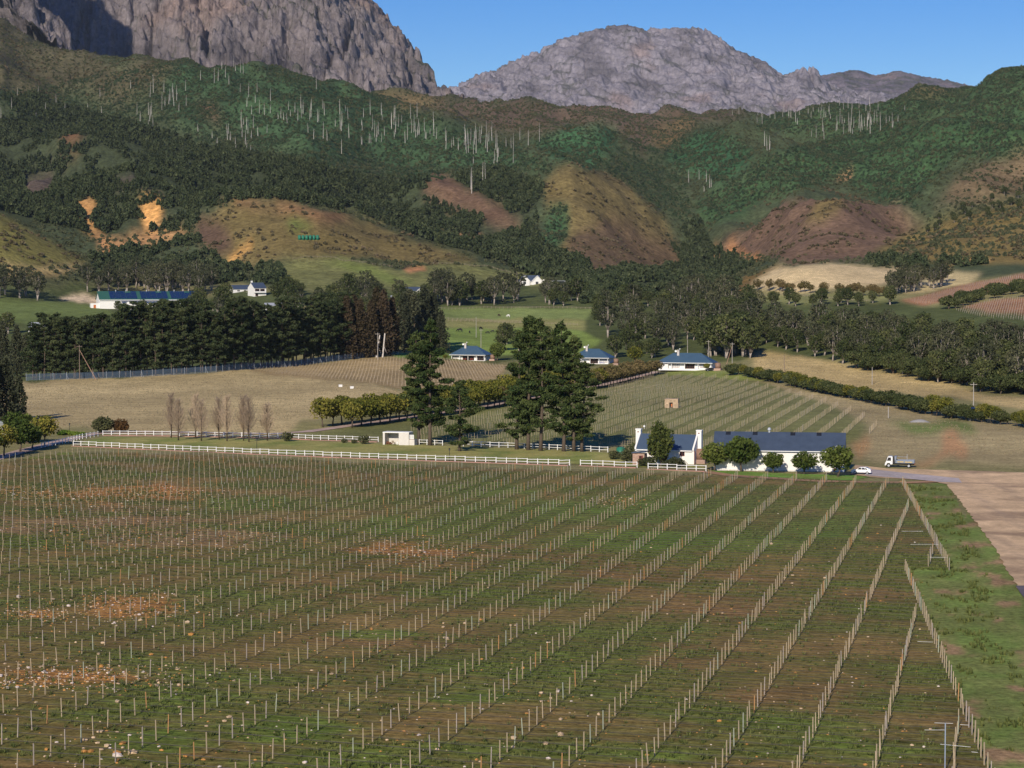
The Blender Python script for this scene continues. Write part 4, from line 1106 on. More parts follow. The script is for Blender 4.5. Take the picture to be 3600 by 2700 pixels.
MB().box(13.2, 13.28, .2, .7, 0, 2.9).obj("corner_band", REDWOOD, t)
MB().tube([(1.0, 3.8, 7.2), (1.0, 3.8, 7.95)], .05, 5).tube([(1.0,3.8,7.55),(1.0,3.8,7.9)], [.22,.22], 10).obj("chimney_cowl", WPAINT, t)
tb = thing("water_tank", "brown plastic water tank on a brick stand beside the white cottage gable", "water tank", (p[0]+1.6, p[1]+2.6, p[2]), RZ)
MB().cyl(0, 0, .9, 3.0, 1.15, 1.15, 20).cyl(0, 0, 3.0, 3.2, 1.15, .5, 20).obj("tank_body", BTANK, tb, True)
MB().box(-1.3, 1.3, -1.3, 1.3, -.2, .9).obj("brick_stand", BRICK2, tb)
g = at(2182, 1612)
tb = thing("water_tank", "bright green round water tank standing in the shrubs beside the white cottage", "water tank", g, 0)
MB().cyl(0, 0, -.1, 2.45, .95, .95, 20).cyl(0, 0, 2.45, 2.65, .95, .35, 20).obj("tank_body", GTANK, tb, True)
# brick outhouse: individual brick courses show
p = corner(2224, 1634)
t = thing("outhouse", "little brick outhouse with slanting slate roof and a dark red door by the rail fence", "shed", p, RZ)
MB().box(0, 2.6, 0.02, 2.2, -.2, 2.45).obj("wall", BRICK2, t)
bm1 = MB().box(0, .50, -.03, .03, 0, .145).mesh("brick", BRICK2)
for r in range(15):
    for c in range(6):
        x = c * .53 - (.26 if r % 2 else 0)
        if x < -.05 or x > 2.1: continue
        if 1.40 < x + .5 and x < 2.28 and r * .16 < 2.05: continue
        bo = link("brick", bm1, t); bo.location = (x, 0, r * .16)
MB().hexa([(-.2,-.3,2.5),(2.85,-.3,2.72),(2.85,2.4,2.72),(-.2,2.4,2.5),(-.2,-.3,2.68),(2.85,-.3,2.92),(2.85,2.4,2.92),(-.2,2.4,2.68)]).obj("roof", SLATE, t)
MB().box(1.42, 2.26, -.05, .03, 0, 2.0).obj("door_frame", REDWOOD, t)
MB().box(1.52, 1.82, -.07, .0, .05, 1.95).obj("doorway", DARK, t)  # near-black panel on the solid wall, painting the shade indoors
MB().box(1.84, 2.16, -.09, .0, .05, 1.95).obj("door", mat("maroon_door", (.10, .022, .02), .5), t)
# stone hut among the vines
p = corner(2337, 1434)
t = thing("stone_hut", "small square stone hut with a doorway standing alone among the vine rows", "hut", p, RZ * .5)
MB().box(0, 4.2, .04, 3.6, -.3, 2.85).obj("wall", STONE, t)
sm = [MB().hexa([(0,-.06,0),(w_,-.05,.02),(w_-.03,.06,.02),(0,.06,0),(.03,-.07,h_),(w_-.02,-.06,h_-.02),(w_-.02,.06,h_),(.02,.06,h_)]).mesh("stone", STONE) for w_, h_ in ((.62, .38), (.48, .36), (.78, .40), (.55, .33))]
zz = 0
for r in range(7):
    x = -.02 - (.2 if r % 2 else 0)
    while x < 4.1:
        mi = random.randrange(4); wd = (.62, .48, .78, .55)[mi]
        if not (1.35 < x + wd and x < 2.55 and zz < 1.75) and x + wd < 4.3 and x > -.1:
            so_ = link("stone", sm[mi], t); so_.location = (x, 0, zz)
        x += wd + .02
    zz += .41
MB().box(1.45, 2.5, -.02, .05, 0, 1.75).obj("doorway", DARK, t)  # flat panel with the hut's inner shade put into its colour
MB().box(2.0, 2.4, -.06, .0, .3, 1.3).obj("orange_shutter", mat("orange_paint", (.5, .14, .03), .6), t)
# flat-roofed braai shelter on the lawn
p = corner(1346, 1564)
t = thing("braai_shelter", "white flat-roofed block shelter with an open bay and log pile on the lawn", "shelter", p, RZ * .8)
wl = MB()
wl.box(0, .5, 0, 3.2, -.1, 2.95).box(4.05, 4.3, 0, 3.2, -.1, 2.95).box(4.3, 6.6, 0, .25, -.1, 2.95).box(.5, 4.05, 2.9, 3.2, -.1, 2.95).box(6.4, 6.6, .25, 3.2, -.1, 2.95).box(6.6, 7.9, .3, 2.6, -.1, 1.4)
wl.obj("wall", mat("grey_white_block", (.62, .58, .53), .9, .1, 1.0), t)
MB().box(-.05, 6.65, -.06, 3.3, 2.95, 3.15).obj("roof", WPAINT, t)
MB().box(2.2, 4.04, 2.2, 2.88, 0, 1.35).obj("counter", mat("grey_white_block2", (.60, .56, .5), .9), t)
window(t, 6.7, 7.8, 1.5, 2.55, .3, WPAINT, CURTAIN, 1)
MB().box(6.62, 7.88, .3, .5, 1.4, 1.5).obj("sill", REDWOOD, t)
lg = MB().tube([(0, -.35, 0), (0, .35, 0)], .11, 7).mesh("log", mat("split_logs", (.20, .09, .05), .9, .3, 4.0))
for i in range(22):
    l = link("firewood_log", lg); x = p[0] + .8 + random.uniform(0, 1.2); y = p[1] + .6 + random.uniform(0, .7)
    l.location = (x, y, p[2] + .12 + random.choice((0, .2, .4, .55))); l.rotation_euler = (0, 0, random.uniform(-.5, 1.8))
    tag(l, "split log in the firewood pile under the white shelter", "log", "firewood pile logs")
tb = thing("garden_chair", "grey slatted garden chair beside the log pile under the white shelter", "chair", (p[0]+2.5, p[1]+.1, p[2]), .3)
MB().box(-.3, .3, -.3, .3, .40, .46).obj("seat", TIMBER, tb); MB().hexa([(-.3,.25,.45),(.3,.25,.45),(.3,.32,.45),(-.3,.32,.45),(-.3,.5,1.0),(.3,.5,1.0),(.3,.57,1.0),(-.3,.57,1.0)]).obj("backrest", TIMBER, tb)
for sx in (-.26, .26):
    for sy in (-.26, .26): MB().box(sx-.03, sx+.03, sy-.03, sy+.03, 0, .40).obj("leg", TIMBER, tb)
g = MB().cyl(0, 0, 0, .65, .17, .17, 12).cyl(0, 0, .65, .8, .17, .07, 12)
tag(g.obj("gas_bottle", WPAINT, None, True, (p[0]+3.5, p[1]-.2, p[2])), "white gas bottle standing at the front of the white shelter", "gas bottle")

# ------------------------------------------------------------------ three blue hip-roofed holiday houses
def hip_house(t, W, Dp, eave, ridge, bays, extra=None, over=.8):
    MB().box(-W+.0, 0, 1.6, Dp, -.6, eave).obj("wall", WHITE, t)
    MB().box(-W-.1, .1, -.1, 1.58, -.6, .18).obj("veranda_floor", WPAINT, t)
    o = over; h = Dp / 2; k = h * 1.15
    rv = [(-W-o,-o,eave-.12),(o,-o,eave-.12),(o,Dp+o,eave-.12),(-W-o,Dp+o,eave-.12),(-W+k,h,ridge),(-k,h,ridge)]
    mb = MB().add(rv, [(0,1,5,4),(1,2,5),(2,3,4,5),(3,0,4),(3,2,1,0)])
    r = mb.obj("roof", BLUE, t)
    MB().box(-W-o, o, -o-.1, -o, eave-.28, eave-.06).obj("gutter", WPAINT, t)
    rc = MB()
    for a, b in (((o,-o),(-k,h)), ((-W-o,-o),(-W+k,h))):
        rc.tube([(a[0],a[1],eave-.08),(b[0],b[1],ridge+.04)], .09, 5)
    rc.tube([(-W+k,h,ridge+.04),(-k,h,ridge+.04)], .1, 5); rc.obj("ridge_cap", BLUE, r)
    for x in [-W+.1] + [-W + W * i / 4 for i in (1, 2, 3)] + [-.25]:
        MB().box(x, x+.22, -.05, .17, .18, eave-.12).obj("veranda_post", WPAINT, t)
    for x0, x1, kind in bays:
        if kind == 'door':
            window(t, x0, x1, .2, 2.25, 1.6, REDWOOD, DARK, 3, "folding_door")
        elif kind == 'open':
            window(t, x0, x1, .2, 2.25, 1.6, REDWOOD, GLASS, 2, "folding_door")
        else:
            window(t, x0, x1, .6, 2.25, 1.6, REDWOOD, CURTAIN, 3)
    cx = -W * .68
    c = MB().box(cx, cx+1.0, h-1.5, h-.6, eave, ridge+1.35).obj("chimney", mat("grey_chimney", (.5, .46, .43), .9), t)
    MB().box(cx-.06, cx+1.06, h-1.56, h-.54, ridge+1.35, ridge+1.5).obj("chimney_cap", mat("grey_chimney", (.5, .46, .43), .9), c)
    MB().box(cx+.35, cx+.65, h-1.53, h-1.48, ridge+.95, ridge+1.2).obj("smoke_vent", DARK, c)
    MB().tube([(cx+.9,h-1,ridge+1.5),(cx+1.2,h-1,ridge+1.9)], .05, 5).tube([(cx+1.2,h-1,ridge+1.75),(cx+1.2,h-1,ridge+2.1)], .25, 10).obj("chimney_cowl", WPAINT, t)
    dish(t, cx-.5, h-1.0, ridge+.95, .5)
def tankstand(px, py, label, sc=1.0):
    q = at(px, py, 0)
    tb = thing("water_tank", label, "water tank", q, RZ)
    MB().cyl(0, 0, .9*sc, 3.2*sc, 1.3*sc, 1.3*sc, 18).cyl(0, 0, 3.2*sc, 3.4*sc, 1.3*sc, .5, 18).obj("tank_body", BTANK, tb, True)
    MB().box(-1.5*sc, 1.5*sc, -1.5*sc, 1.5*sc, -.3, .9*sc).obj("brick_stand", BRICK2, tb)
c3 = corner(2500, 1299)
t = thing("house", "white house with a blue hipped roof and red windows above the upper vine rows", "house", c3, RZ)
hip_house(t, 24.5, 10, 2.95, 7.0, [(-18.8,-15.0,'win'),(-12.4,-8.0,'door'),(-5.4,-2.6,'win')])
MB().box(-24.5, -19.9, .2, 1.58, -.6, 2.9).obj("side_wall", WHITE, t)
window(t, -22.3, -21.4, 1.4, 2.3, .2, WPAINT, GLASS, 1)
tankstand(2524, 1302, "brown water tank on brick stand beside the white house above the upper vine rows")
c1 = corner(1703, 1269)
t = thing("house", "white house with blue hipped roof and furnished veranda below the cow pasture", "house", c1, RZ)
hip_house(t, 17.5, 10, 3.0, 7.1, [(-17.2,-14.8,'win'),(-12.0,-6.0,'door'),(-4.2,-.7,'open')])
tankstand(1732, 1268, "brown water tank on brick stand under trees beside the house below the pasture", .9)
for i, x in enumerate((-11.3, -10.2, -8.9, -7.4, -6.6)):
    ch = thing("veranda_chair", "dark chair on the veranda of the house below the cow pasture", "chair", (c1[0] + x*math.cos(RZ) - .5*math.sin(RZ), c1[1] + x*math.sin(RZ) + .5*math.cos(RZ), c1[2]+.18), RZ, "veranda chairs")
    MB().box(-.3,.3,-.25,.25,.38,.46).obj("seat", REDWOOD, ch); MB().box(-.3,.3,.2,.28,.46,1.0).obj("backrest", REDWOOD, ch)
    for sx in (-.25,.25): MB().box(sx-.03,sx+.03,-.2,.2,0,.38).obj("leg_frame", REDWOOD, ch)
c2 = corner(2137, 1280)
t = thing("house", "white house with blue hipped roof half hidden behind the tall pines", "house", c2, RZ)
hip_house(t, 18.0, 10, 3.0, 7.0, [(-9.6,-5.4,'door'),(-4.8,-.8,'win')])
MB().box(-8.6, -1.8, -.22, -.12, -.6, .25).obj("veranda_wall", WHITE, t)
MB().box(-4.9, -1.9, .3, .9, .5, .62).obj("bench_cushion", mat("bright_blue_cushion", (.03, .14, .55), .8), t)
tankstand(2166, 1283, "brown water tank beside the house half hidden behind the tall pines", .9)

# ------------------------------------------------------------------ farm buildings further up the valley
b = hit(352, 1085)
t = thing("packing_shed", "long white shed with a green roof covered in blue solar panels", "shed", tuple(b), math.radians(17))
W_, Dp_, ev, rg = 70.0, 26.0, 6.2, 11.6
roof, k = gable_house(t, W_, Dp_, ev, rg, GREENR, over=.6, gable_over=.6, th=.25)
for x0, x1 in ((7.0, 25.5), (28.0, 46.5), (48.5, 69.0)):
    for r in range(5):
        y0 = .6 + r * 2.4; y1 = y0 + 2.25
        z0 = ev + y0 * k + .32; z1 = ev + y1 * k + .32
        n = int((x1 - x0) / 3.1)
        for c in range(n):
            if r == 4 and c % 4 == 3: continue
            xa = x0 + c * (x1 - x0) / n; xb = xa + (x1 - x0) / n - .15
            MB().hexa([(xa,y0,z0),(xb,y0,z0),(xb,y1,z1),(xa,y1,z1),(xa,y0,z0+.08),(xb,y0,z0+.08),(xb,y1,z1+.08),(xa,y1,z1+.08)]).obj("solar_panel", PVMAT, roof)
MB().box(-.7, W_+.7, -.85, -.6, ev-.6, ev-.2).obj("gutter", WPAINT, t)
MB().hexa([(14,-9,3.6),(60,-9,3.6),(60,0,5.2),(14,0,5.2),(14,-9,3.8),(60,-9,3.8),(60,0,5.4),(14,0,5.4)]).obj("lean_to_roof", PVMAT, t)
MB().box(14.2, 59.8, -8.8, 0, -.5, 3.6).obj("lean_to_wall", WHITE, t)
MB().box(-6, 0, 2, 9, -.5, 3.6).obj("annexe", WHITE, t)
MB().box(-4.2, -2.6, 1.95, 2.1, 0, 2.6).obj("orange_door", mat("orange_paint", (.5, .14, .03), .6), t)
for x in (12, 19, 33, 41, 52):
    MB().cyl(x, Dp_/2, rg, rg+1.2, .35, .35, 8).obj("roof_vent", GALV, t)
b = hit(468, 1092)
t = thing("gabled_shed", "small white gabled shed in front of the solar-panelled shed", "shed", tuple(b), math.radians(100))
gable_house(t, 9, 6.4, 3.6, 6.2, GREYR, over=.3)
# white two-storey house
b = hit(893, 1043)
t = thing("farmhouse", "white two-storey house with dark grey gabled roof among trees on the slope", "house", tuple(b), math.radians(28))
gable_house(t, 9.0, 12.0, 6.2, 9.6, SLATE, over=.5)
MB().box(-.1, 8.0, -1.6, 0, 2.7, 2.95).obj("balcony_floor", WHITE, t); MB().box(0, 8.0, -1.6, -1.5, 2.95, 3.7).obj("balcony_rail", WPAINT, t)
window(t, .8, 4.0, 3.2, 5.4, 0, REDWOOD, GLASS, 2); window(t, 4.6, 7.8, 3.2, 5.4, 0, REDWOOD, GLASS, 2); window(t, 1, 3, .4, 2.2, 0, REDWOOD, GLASS, 1)
MB().box(0.3, 1.4, 6, 7, 9.0, 11.0).obj("chimney", WHITE, t)
t2 = MB()
b2 = hit(820, 1030)
t = thing("garage", "low white gabled outbuilding beside the two-storey white house", "outbuilding", tuple(b2), math.radians(28))
gable_house(t, 15, 7, 2.9, 5.6, SLATE, over=.4)
window(t, 3, 5, 1.0, 2.2, 0, WPAINT, GLASS, 1); window(t, 8, 10, 1.0, 2.2, 0, WPAINT, GLASS, 1)
# grey A-gabled house
b = hit(1838, 1003)
t = thing("gabled_house", "white house with steep dark grey cross gables on the grassy slope", "house", tuple(b), math.radians(12))
gable_house(t, 14.5, 9, 3.6, 8.0, SLATE, WHITE, over=.4)
gr = MB()
for xc, half in ((1.2, 4.6), (11.4, 4.6)):
    MB().add([(xc-half+.4,-1.5,-.5),(xc+half-.4,-1.5,-.5),(xc+half-.4,-1.5,3.4),(xc,-1.5,7.4),(xc-half+.4,-1.5,3.4),(xc-half+.4,3,-.5),(xc+half-.4,3,-.5),(xc+half-.4,3,3.4),(xc,3,7.4),(xc-half+.4,3,3.4)],
             [(0,1,2,3,4),(1,6,7,2),(5,0,4,9),(6,5,9,8,7)]).obj("gable_wall", WHITE, t)
    for s_ in (-1, 1):
        MB().hexa([(xc+s_*half,-2.0,3.1),(xc,-2.0,7.5),(xc,4.5,7.5),(xc+s_*half,4.5,3.1),(xc+s_*half,-2.0,3.4),(xc,-2.0,7.85),(xc,4.5,7.85),(xc+s_*half,4.5,3.4)]).obj("gable_roof", SLATE, t)
        MB().hexa([(xc+s_*half,-2.12,2.95),(xc,-2.12,7.4),(xc,-2.0,7.4),(xc+s_*half,-2.0,2.95),(xc+s_*half,-2.12,3.45),(xc,-2.12,7.95),(xc,-2.0,7.95),(xc+s_*half,-2.0,3.45)]).obj("barge_board", WPAINT, t)
    window(t, xc-1.2, xc+1.2, .8, 3.0, -1.5, WPAINT, GLASS, 1)
pg = MB().box(17, 25, 0, .3, 2.6, 3.0).box(17, 25, 4, 4.3, 2.6, 3.0)
for x in (17, 24.7):
    pg.box(x, x+.35, 0, .35, -.5, 2.6).box(x, x+.35, 4, 4.35, -.5, 2.6)
pg.obj("pergola", WPAINT, t)
MB().box(17.0, 18.0, 1, 2, 3.5, 4.6).obj("satellite_dish", WPAINT, t)
b = hit(1940, 1000)
t = thing("carport", "flat grey carport beside the house with steep cross gables", "carport", tuple(b), math.radians(8))
MB().box(0, 11, 0, 6, 2.7, 3.0).obj("roof", GREYR, t)
for x in (0.2, 10.5):
    for y in (.2, 5.5): MB().box(x, x+.3, y, y+.3, -.5, 2.7).obj("post", WPAINT, t)
MB().box(3, 10.8, 5.6, 5.8, -.5, 2.7).obj("back_wall", GREYR, t)
# low house with blue-grey roof among trees
b = hit(1418, 1034)
t = thing("bungalow", "low white bungalow with grey roof and pink gable among the trees", "bungalow", tuple(b), math.radians(4))
gable_house(t, 14, 8, 2.6, 5.0, SLATE, over=.5)
MB().add([(9.5,-1,2.5),(14.6,-1,2.5),(12,-1,4.4),(9.5,1.5,2.5),(14.6,1.5,2.5),(12,3,4.4)], [(0,1,2),(1,4,5,2),(3,0,2,5)]).obj("gable_roof", WPAINT, t)
window(t, 2, 4, .9, 2.1, 0, WPAINT, GLASS, 1)
for px_, py_, w_, lab in ((1375, 1062, 9, "low grey-roofed shed half buried in trees below the bungalow"), (930, 1090, 22, "long low white building seen between trees behind the dark pines"), (1000, 1045, 8, "small white-walled shed among trees below the two-storey house")):
    b = hit(px_, py_)
    t = thing("outbuilding", lab, "outbuilding", tuple(b), .1)
    gable_house(t, w_, 6, 2.8, 4.4, GREYR, over=.3); window(t, 1.5, 3, .9, 2.0, 0, WPAINT, GLASS, 1)
# house at the far left edge, pale roof
b = hit(100, 1178)
t = thing("pale_house", "white house with pale grey roof beside the left lawn", "house", tuple(b), math.radians(8))
gable_house(t, 15, 8, 4.2, 7.0, GREYR, over=.5)
MB().hexa([(6,-4,2.6),(15,-4,2.6),(15,0,3.4),(6,0,3.4),(6,-4,2.8),(15,-4,2.8),(15,0,3.6),(6,0,3.6)]).obj("porch_roof", GREYR, t)
for x in (6.2, 10.4, 14.5): MB().box(x, x+.35, -3.9, -3.55, -.5, 2.6).obj("porch_post", WPAINT, t)
window(t, 2, 3.4, 1.2, 2.6, 0, WPAINT, GLASS, 1); window(t, 7.5, 9, .2, 2.3, 0, WPAINT, GLASS, 1)
MB().cyl(7, 3, 5.8, 8.4, .16, .16, 8).obj("stove_pipe", BLACK, t)
b = hit(2395, 1052)
t = thing("cabin", "small cabin with turquoise metal roof among the dark trees", "cabin", tuple(b), .1)
gable_house(t, 8, 6, 2.6, 4.6, mat("turquoise_sheet", (.10, .30, .28), .5), WHITE); window(t, 2, 3.4, .9, 2.0, 0, WPAINT, GLASS, 1)
b = hit(2545, 1080)
t = thing("hut", "dark grey sheet-roofed hut above the woodland", "hut", tuple(b), .2)
gable_house(t, 7, 5, 2.4, 4.2, SLATE, GREYR); window(t, 2, 3.2, .9, 1.9, 0, WPAINT, GLASS, 1)
# six green tanks on the hill
for i in range(6):
    b = hit(1053 + 12.6 * i, 842)
    tb = thing("hill_tank", "green plastic water tank in the row of six on the heath hill", "water tank", tuple(b), i * .7, "green tanks on the heath hill")
    MB().cyl(0, 0, -.5, 3.3, 1.32, 1.32, 18).cyl(0, 0, 3.3, 3.6, 1.32, .6, 18).obj("tank_body", GTANK, tb, True)
    MB().cyl(0, 0, 3.6, 3.75, .35, .35, 10).obj("lid", GTANK, tb)
# ------------------------------------------------------------------ young vineyard: rows of posts, wire and drip pipe
POSTM = [mat("pale_post_wood", (0.37, 0.295, 0.20), .9, .2, 4.0), mat("greenish_treated_post", (0.31, 0.33, 0.25), .9, .2, 4.0),
         mat("orange_post_wood", (0.40, 0.21, 0.09), .9, .2, 4.0), mat("grey_post_wood", (0.33, 0.28, 0.24), .9, .2, 4.0)]
WIREM = mat("pale_wire", (0.14, 0.13, 0.12), .6); PIPEM = mat("black_drip_pipe", (0.03, 0.025, 0.022), .6)
def post_mesh(m, h=1.62, r=.040):
    return MB().add([(-r,-r,-.15),(r,-r,-.15),(r,r,-.15),(-r,r,-.15),(-r*.85,-r*.85,h-.03),(r*.85,-r*.85,h),(r*.85,r*.85,h+.02),(-r*.85,r*.85,h-.01)],
                    [(4,5,6,7),(0,1,5,4),(1,2,6,5),(2,3,7,6),(3,0,4,7)]).mesh("post", m)
POSTS = [post_mesh(m) for m in POSTM]
O = np.array(hit(1809.7, 2619.5).xy)
def line_mesh(p, q, z, r, m, seg=6, sag=.03):
    p = Vector(p); q = Vector(q); mb = MB(); pts = []
    n = max(2, int((q - p).length / seg) + 1)
    for k in range(n):
        w_ = p.lerp(q, k / (n - 1)); pts.append((w_.x - p.x, w_.y - p.y, Tf(w_.x, w_.y) + z - (sag if k % 2 else 0)))
    return mb.tube(pts, r, 3, False).mesh("line", m)
A1, A2 = np.array([74.0, 389.0]), np.array([58.6, 276.0])
B1, B2 = np.array([53.4, 281.7]), np.array([37.5, 163.0])
def isect(p0, d, q0, q1):
    e = q1 - q0; M = np.array([[d[0], -e[0]], [d[1], -e[1]]]); s_ = np.linalg.solve(M, q0 - p0)
    return s_[0], s_[1]
N_POST = 0
for j in range(-8, 130):
    base = O + j * B_ROW
    tA, uA = isect(base, A_ROW, A1, A2); tB, uB = isect(base, A_ROW, B1, B2)
    tend = None
    if uA <= 1.0: tend = tA
    else: tend = tB
    i1 = math.floor(tend - 0.15)
    pts = []
    for i in range(i1, i1 - 60, -1):
        q = base + i * A_ROW
        if q[1] < 150: continue
        z_ = Tf(*q)
        px, py = proj(q[0], q[1], z_)
        if px < -130: break
        if not inpoly(np.array([px]), np.array([py]), VINE_POLY)[0] or py > 2790: continue
        pts.append((q[0] + random.gauss(0, .05), q[1] + random.gauss(0, .05), False))
    ep = base + tend * A_ROW
    epx, epy = proj(ep[0], ep[1], 0)
    if -100 < epx < 3700 and 1700 < epy < 2790:
        pts.insert(0, (ep[0], ep[1], True))
    if len(pts) < 1: continue
    a = pts[-1]; b_ = pts[0]
    kind = "ending at the farther end posts by the dirt yard" if uA <= 1.0 else "ending at the nearer end posts by the weedy verge"
    row = thing("trellis_row", "young vine row of pale posts " + kind, "vine row", (a[0], a[1], 0), 0, "vine rows in the stony field, " + ("farther block" if uA <= 1.0 else "nearer block"))
    for x, y, e in pts:
        pm = POSTS[random.choices((0, 1, 2, 3), (64, 9, 5, 22))[0]]
        po = link("post", pm, row); po.location = (x - a[0], y - a[1], Tf(x, y)); N_POST += 1
        po.rotation_euler = (random.gauss(0, .02), random.gauss(0, .025), random.uniform(0, 1.5))
        sc = random.uniform(.93, 1.08) * (1.05 if e else 1.0)
        po.scale = ((1.15 if e else 1), (1.15 if e else 1), sc)
    if len(pts) > 1:
        link("drip_pipe", line_mesh(a[:2], b_[:2], .40, .028, PIPEM), row)
        link("wire", line_mesh(a[:2], b_[:2], 1.15, .005, WIREM, 6, 0), row)
print("posts", N_POST)
# upper vineyard beyond the lawn: posts only a few pixels wide, joined row by row
UP_POLY = [(1440,1512),(1700,1456),(1900,1418),(2100,1378),(2320,1322),(2560,1326),(2700,1362),(2900,1408),(3060,1470),(3085,1500),(2985,1590),(2500,1600),(2100,1578),(1800,1568),(1480,1556)]
def post_row(name_label, pts, h, r, mats, grp, wire=True):
    a = pts[0]
    row = thing("trellis_row", name_label, "vine row", (a[0], a[1], 0), 0, grp)
    mb = MB()
    for x, y in pts:
        x += random.gauss(0, .06); y += random.gauss(0, .06)
        z_ = Tf(x, y); hh = h * random.uniform(.9, 1.08); dx = x - a[0]; dy = y - a[1]; lx = random.gauss(0, .03)
        mb.add([(dx-r,dy-r,z_-.1),(dx+r,dy-r,z_-.1),(dx+r,dy+r,z_-.1),(dx-r,dy+r,z_-.1),(dx-r+lx,dy-r,z_+hh),(dx+r+lx,dy-r,z_+hh),(dx+r+lx,dy+r,z_+hh),(dx-r+lx,dy+r,z_+hh)],
               [(4,5,6,7),(0,1,5,4),(1,2,6,5),(2,3,7,6),(3,0,4,7)], random.choices((0, 1), (80, 20))[0])
    o = mb.obj("post_line", mats, row); o["kind"] = "stuff"
    if wire:
        link("wire", line_mesh(pts[0], pts[-1], .9, .006, WIREM, 8, 0), row)
for j in range(96, 285):
    base = O + j * B_ROW; pts = []
    for i in range(-60, 40):
        q = base + i * A_ROW
        if q[1] < 440 or q[1] > 1000: continue
        px, py = proj(q[0], q[1], Tf(*q))
        if inpoly(np.array([px]), np.array([py]), UP_POLY)[0]: pts.append(tuple(q))
    if len(pts) > 1:
        post_row("young vine row of slim pale posts on the upper field behind the white barn", pts, 1.70, .036, [POSTM[0], POSTM[3]], "vine rows on the upper field")
SM_POLY = [(880,1300),(1400,1256),(1560,1262),(1780,1288),(1755,1322),(1500,1374),(1210,1336),(980,1318)]
for c in range(88):
    x0 = -120 + c * 1.42; pts = []
    for k in range(110):
        D = 760 + k * 3.4; x = x0 + (D - 900) * -0.05
        px, py = proj(x, D, Tf(x, D))
        if inpoly(np.array([px]), np.array([py]), SM_POLY)[0]: pts.append((x, D))
    if len(pts) > 2:
        post_row("crowded row of thin vine stakes on the brown plot below the dark pines", pts, 1.05, .022, [POSTM[0], POSTM[3]], "vine rows on the brown plot", False)
for poly, dx in (([(3180,1062),(3400,1003),(3600,963),(3700,945),(3700,990),(3600,1000),(3400,1040),(3260,1072)], 2.6), ([(3350,1094),(3500,1054),(3700,1040),(3700,1125),(3600,1128),(3420,1112)], 2.6)):
    cen = [hit(*q) for q in poly]
    xs = [q.x for q in cen]; ys = [q.y for q in cen]
    for k in range(int((max(xs) - min(xs)) / dx)):
        x = min(xs) + k * dx; pts = []
        for D in np.arange(min(ys), max(ys), 5.0):
            px, py = proj(x, D, Tf(x, D))
            if inpoly(np.array([px]), np.array([py]), poly)[0]: pts.append((x, D))
        if len(pts) > 2:
            post_row("vine row of grey stakes on the red-brown hillside plots above the woodland", pts, 1.5, .06, [POSTM[3], POSTM[0]], "vine rows on the red-brown hillside", False)
# steel pole and loose white pipes at the near row ends
p = hit(3322, 2715)
tag(MB().cyl(0, 0, -.3, 3.9, .05, .05, 8).obj("steel_pole", mat("blue_grey_steel", (.34, .40, .50), .4, metal=.3), None, False, tuple(p)), "tall thin blue-grey steel pole at the near end of the vine rows", "pole")
for (xa, ya, xb, yb) in ((3250,2567,3322,2567),(3285,2542,3350,2544),(3305,2617,3412,2627),(3415,2644,3437,2646),(3375,2548,3405,2550),(3170,1868,3245,1868),(3200,1914,3300,1914),(3270,1960,3330,1960),(3225,2256,3280,2258)):
    a = hit(xa, ya + 40 * (ya - 1013) / 1600); b_ = hit(xb, yb + 40 * (yb - 1013) / 1600)
    o = MB().tube([(0, 0, .95), (b_.x - a.x, b_.y - a.y, .95 + b_.z - a.z)], .014, 5).obj("white_pipe", WPAINT, None, False, tuple(a))
    tag(o, "white plastic pipe lying across the wires at the vine row ends", "pipe", "white pipes at the vine row ends")

# ------------------------------------------------------------------ white post-and-rail fences
RAILM = mat("white_fence_paint", (0.78, 0.77, 0.75), .7, .08, 3.0)
fpost = MB().box(-.075, .075, -.06, .06, -.1, 1.32).mesh("post", RAILM)
def rail_fence(label, pts_px, bay=2.35, per=3, step=.12, lo=.55, hi=1.15):
    W3 = [hit(*q) for q in pts_px]
    t = thing("rail_fence", label, "fence", tuple(W3[0]))
    o = W3[0]
    path = []
    for a, b_ in zip(W3[:-1], W3[1:]):
        n = max(1, round((b_ - a).xy.length / bay))
        for k in range(n): path.append(a.lerp(b_, k / n))
    path.append(W3[-1])
    for i, q in enumerate(path):
        po = link("post", fpost, t); po.location = (q.x - o.x, q.y - o.y, Tf(q.x, q.y) - o.z + random.uniform(-.03, .03))
        po.rotation_euler = (0, random.gauss(0, .015), math.atan2(path[min(i+1, len(path)-1)].y - path[max(i-1, 0)].y, path[min(i+1, len(path)-1)].x - path[max(i-1, 0)].x))
    for i in range(0, len(path) - 1, per):
        e = path[min(i + per, len(path) - 1)]; s_ = path[i]
        for z_ in (lo, hi):
            mb = MB(); n = 4; pp = []
            for k in range(n):
                w_ = s_.lerp(e, k / (n - 1)); pp.append((w_.x - o.x, w_.y - o.y - .07, Tf(w_.x, w_.y) - o.z + z_ + step * k / (n - 1) - step / 2 + random.uniform(-.02, .02)))
            mb.tube(pp, .062, 6).obj("rail", RAILM, t)
    return t
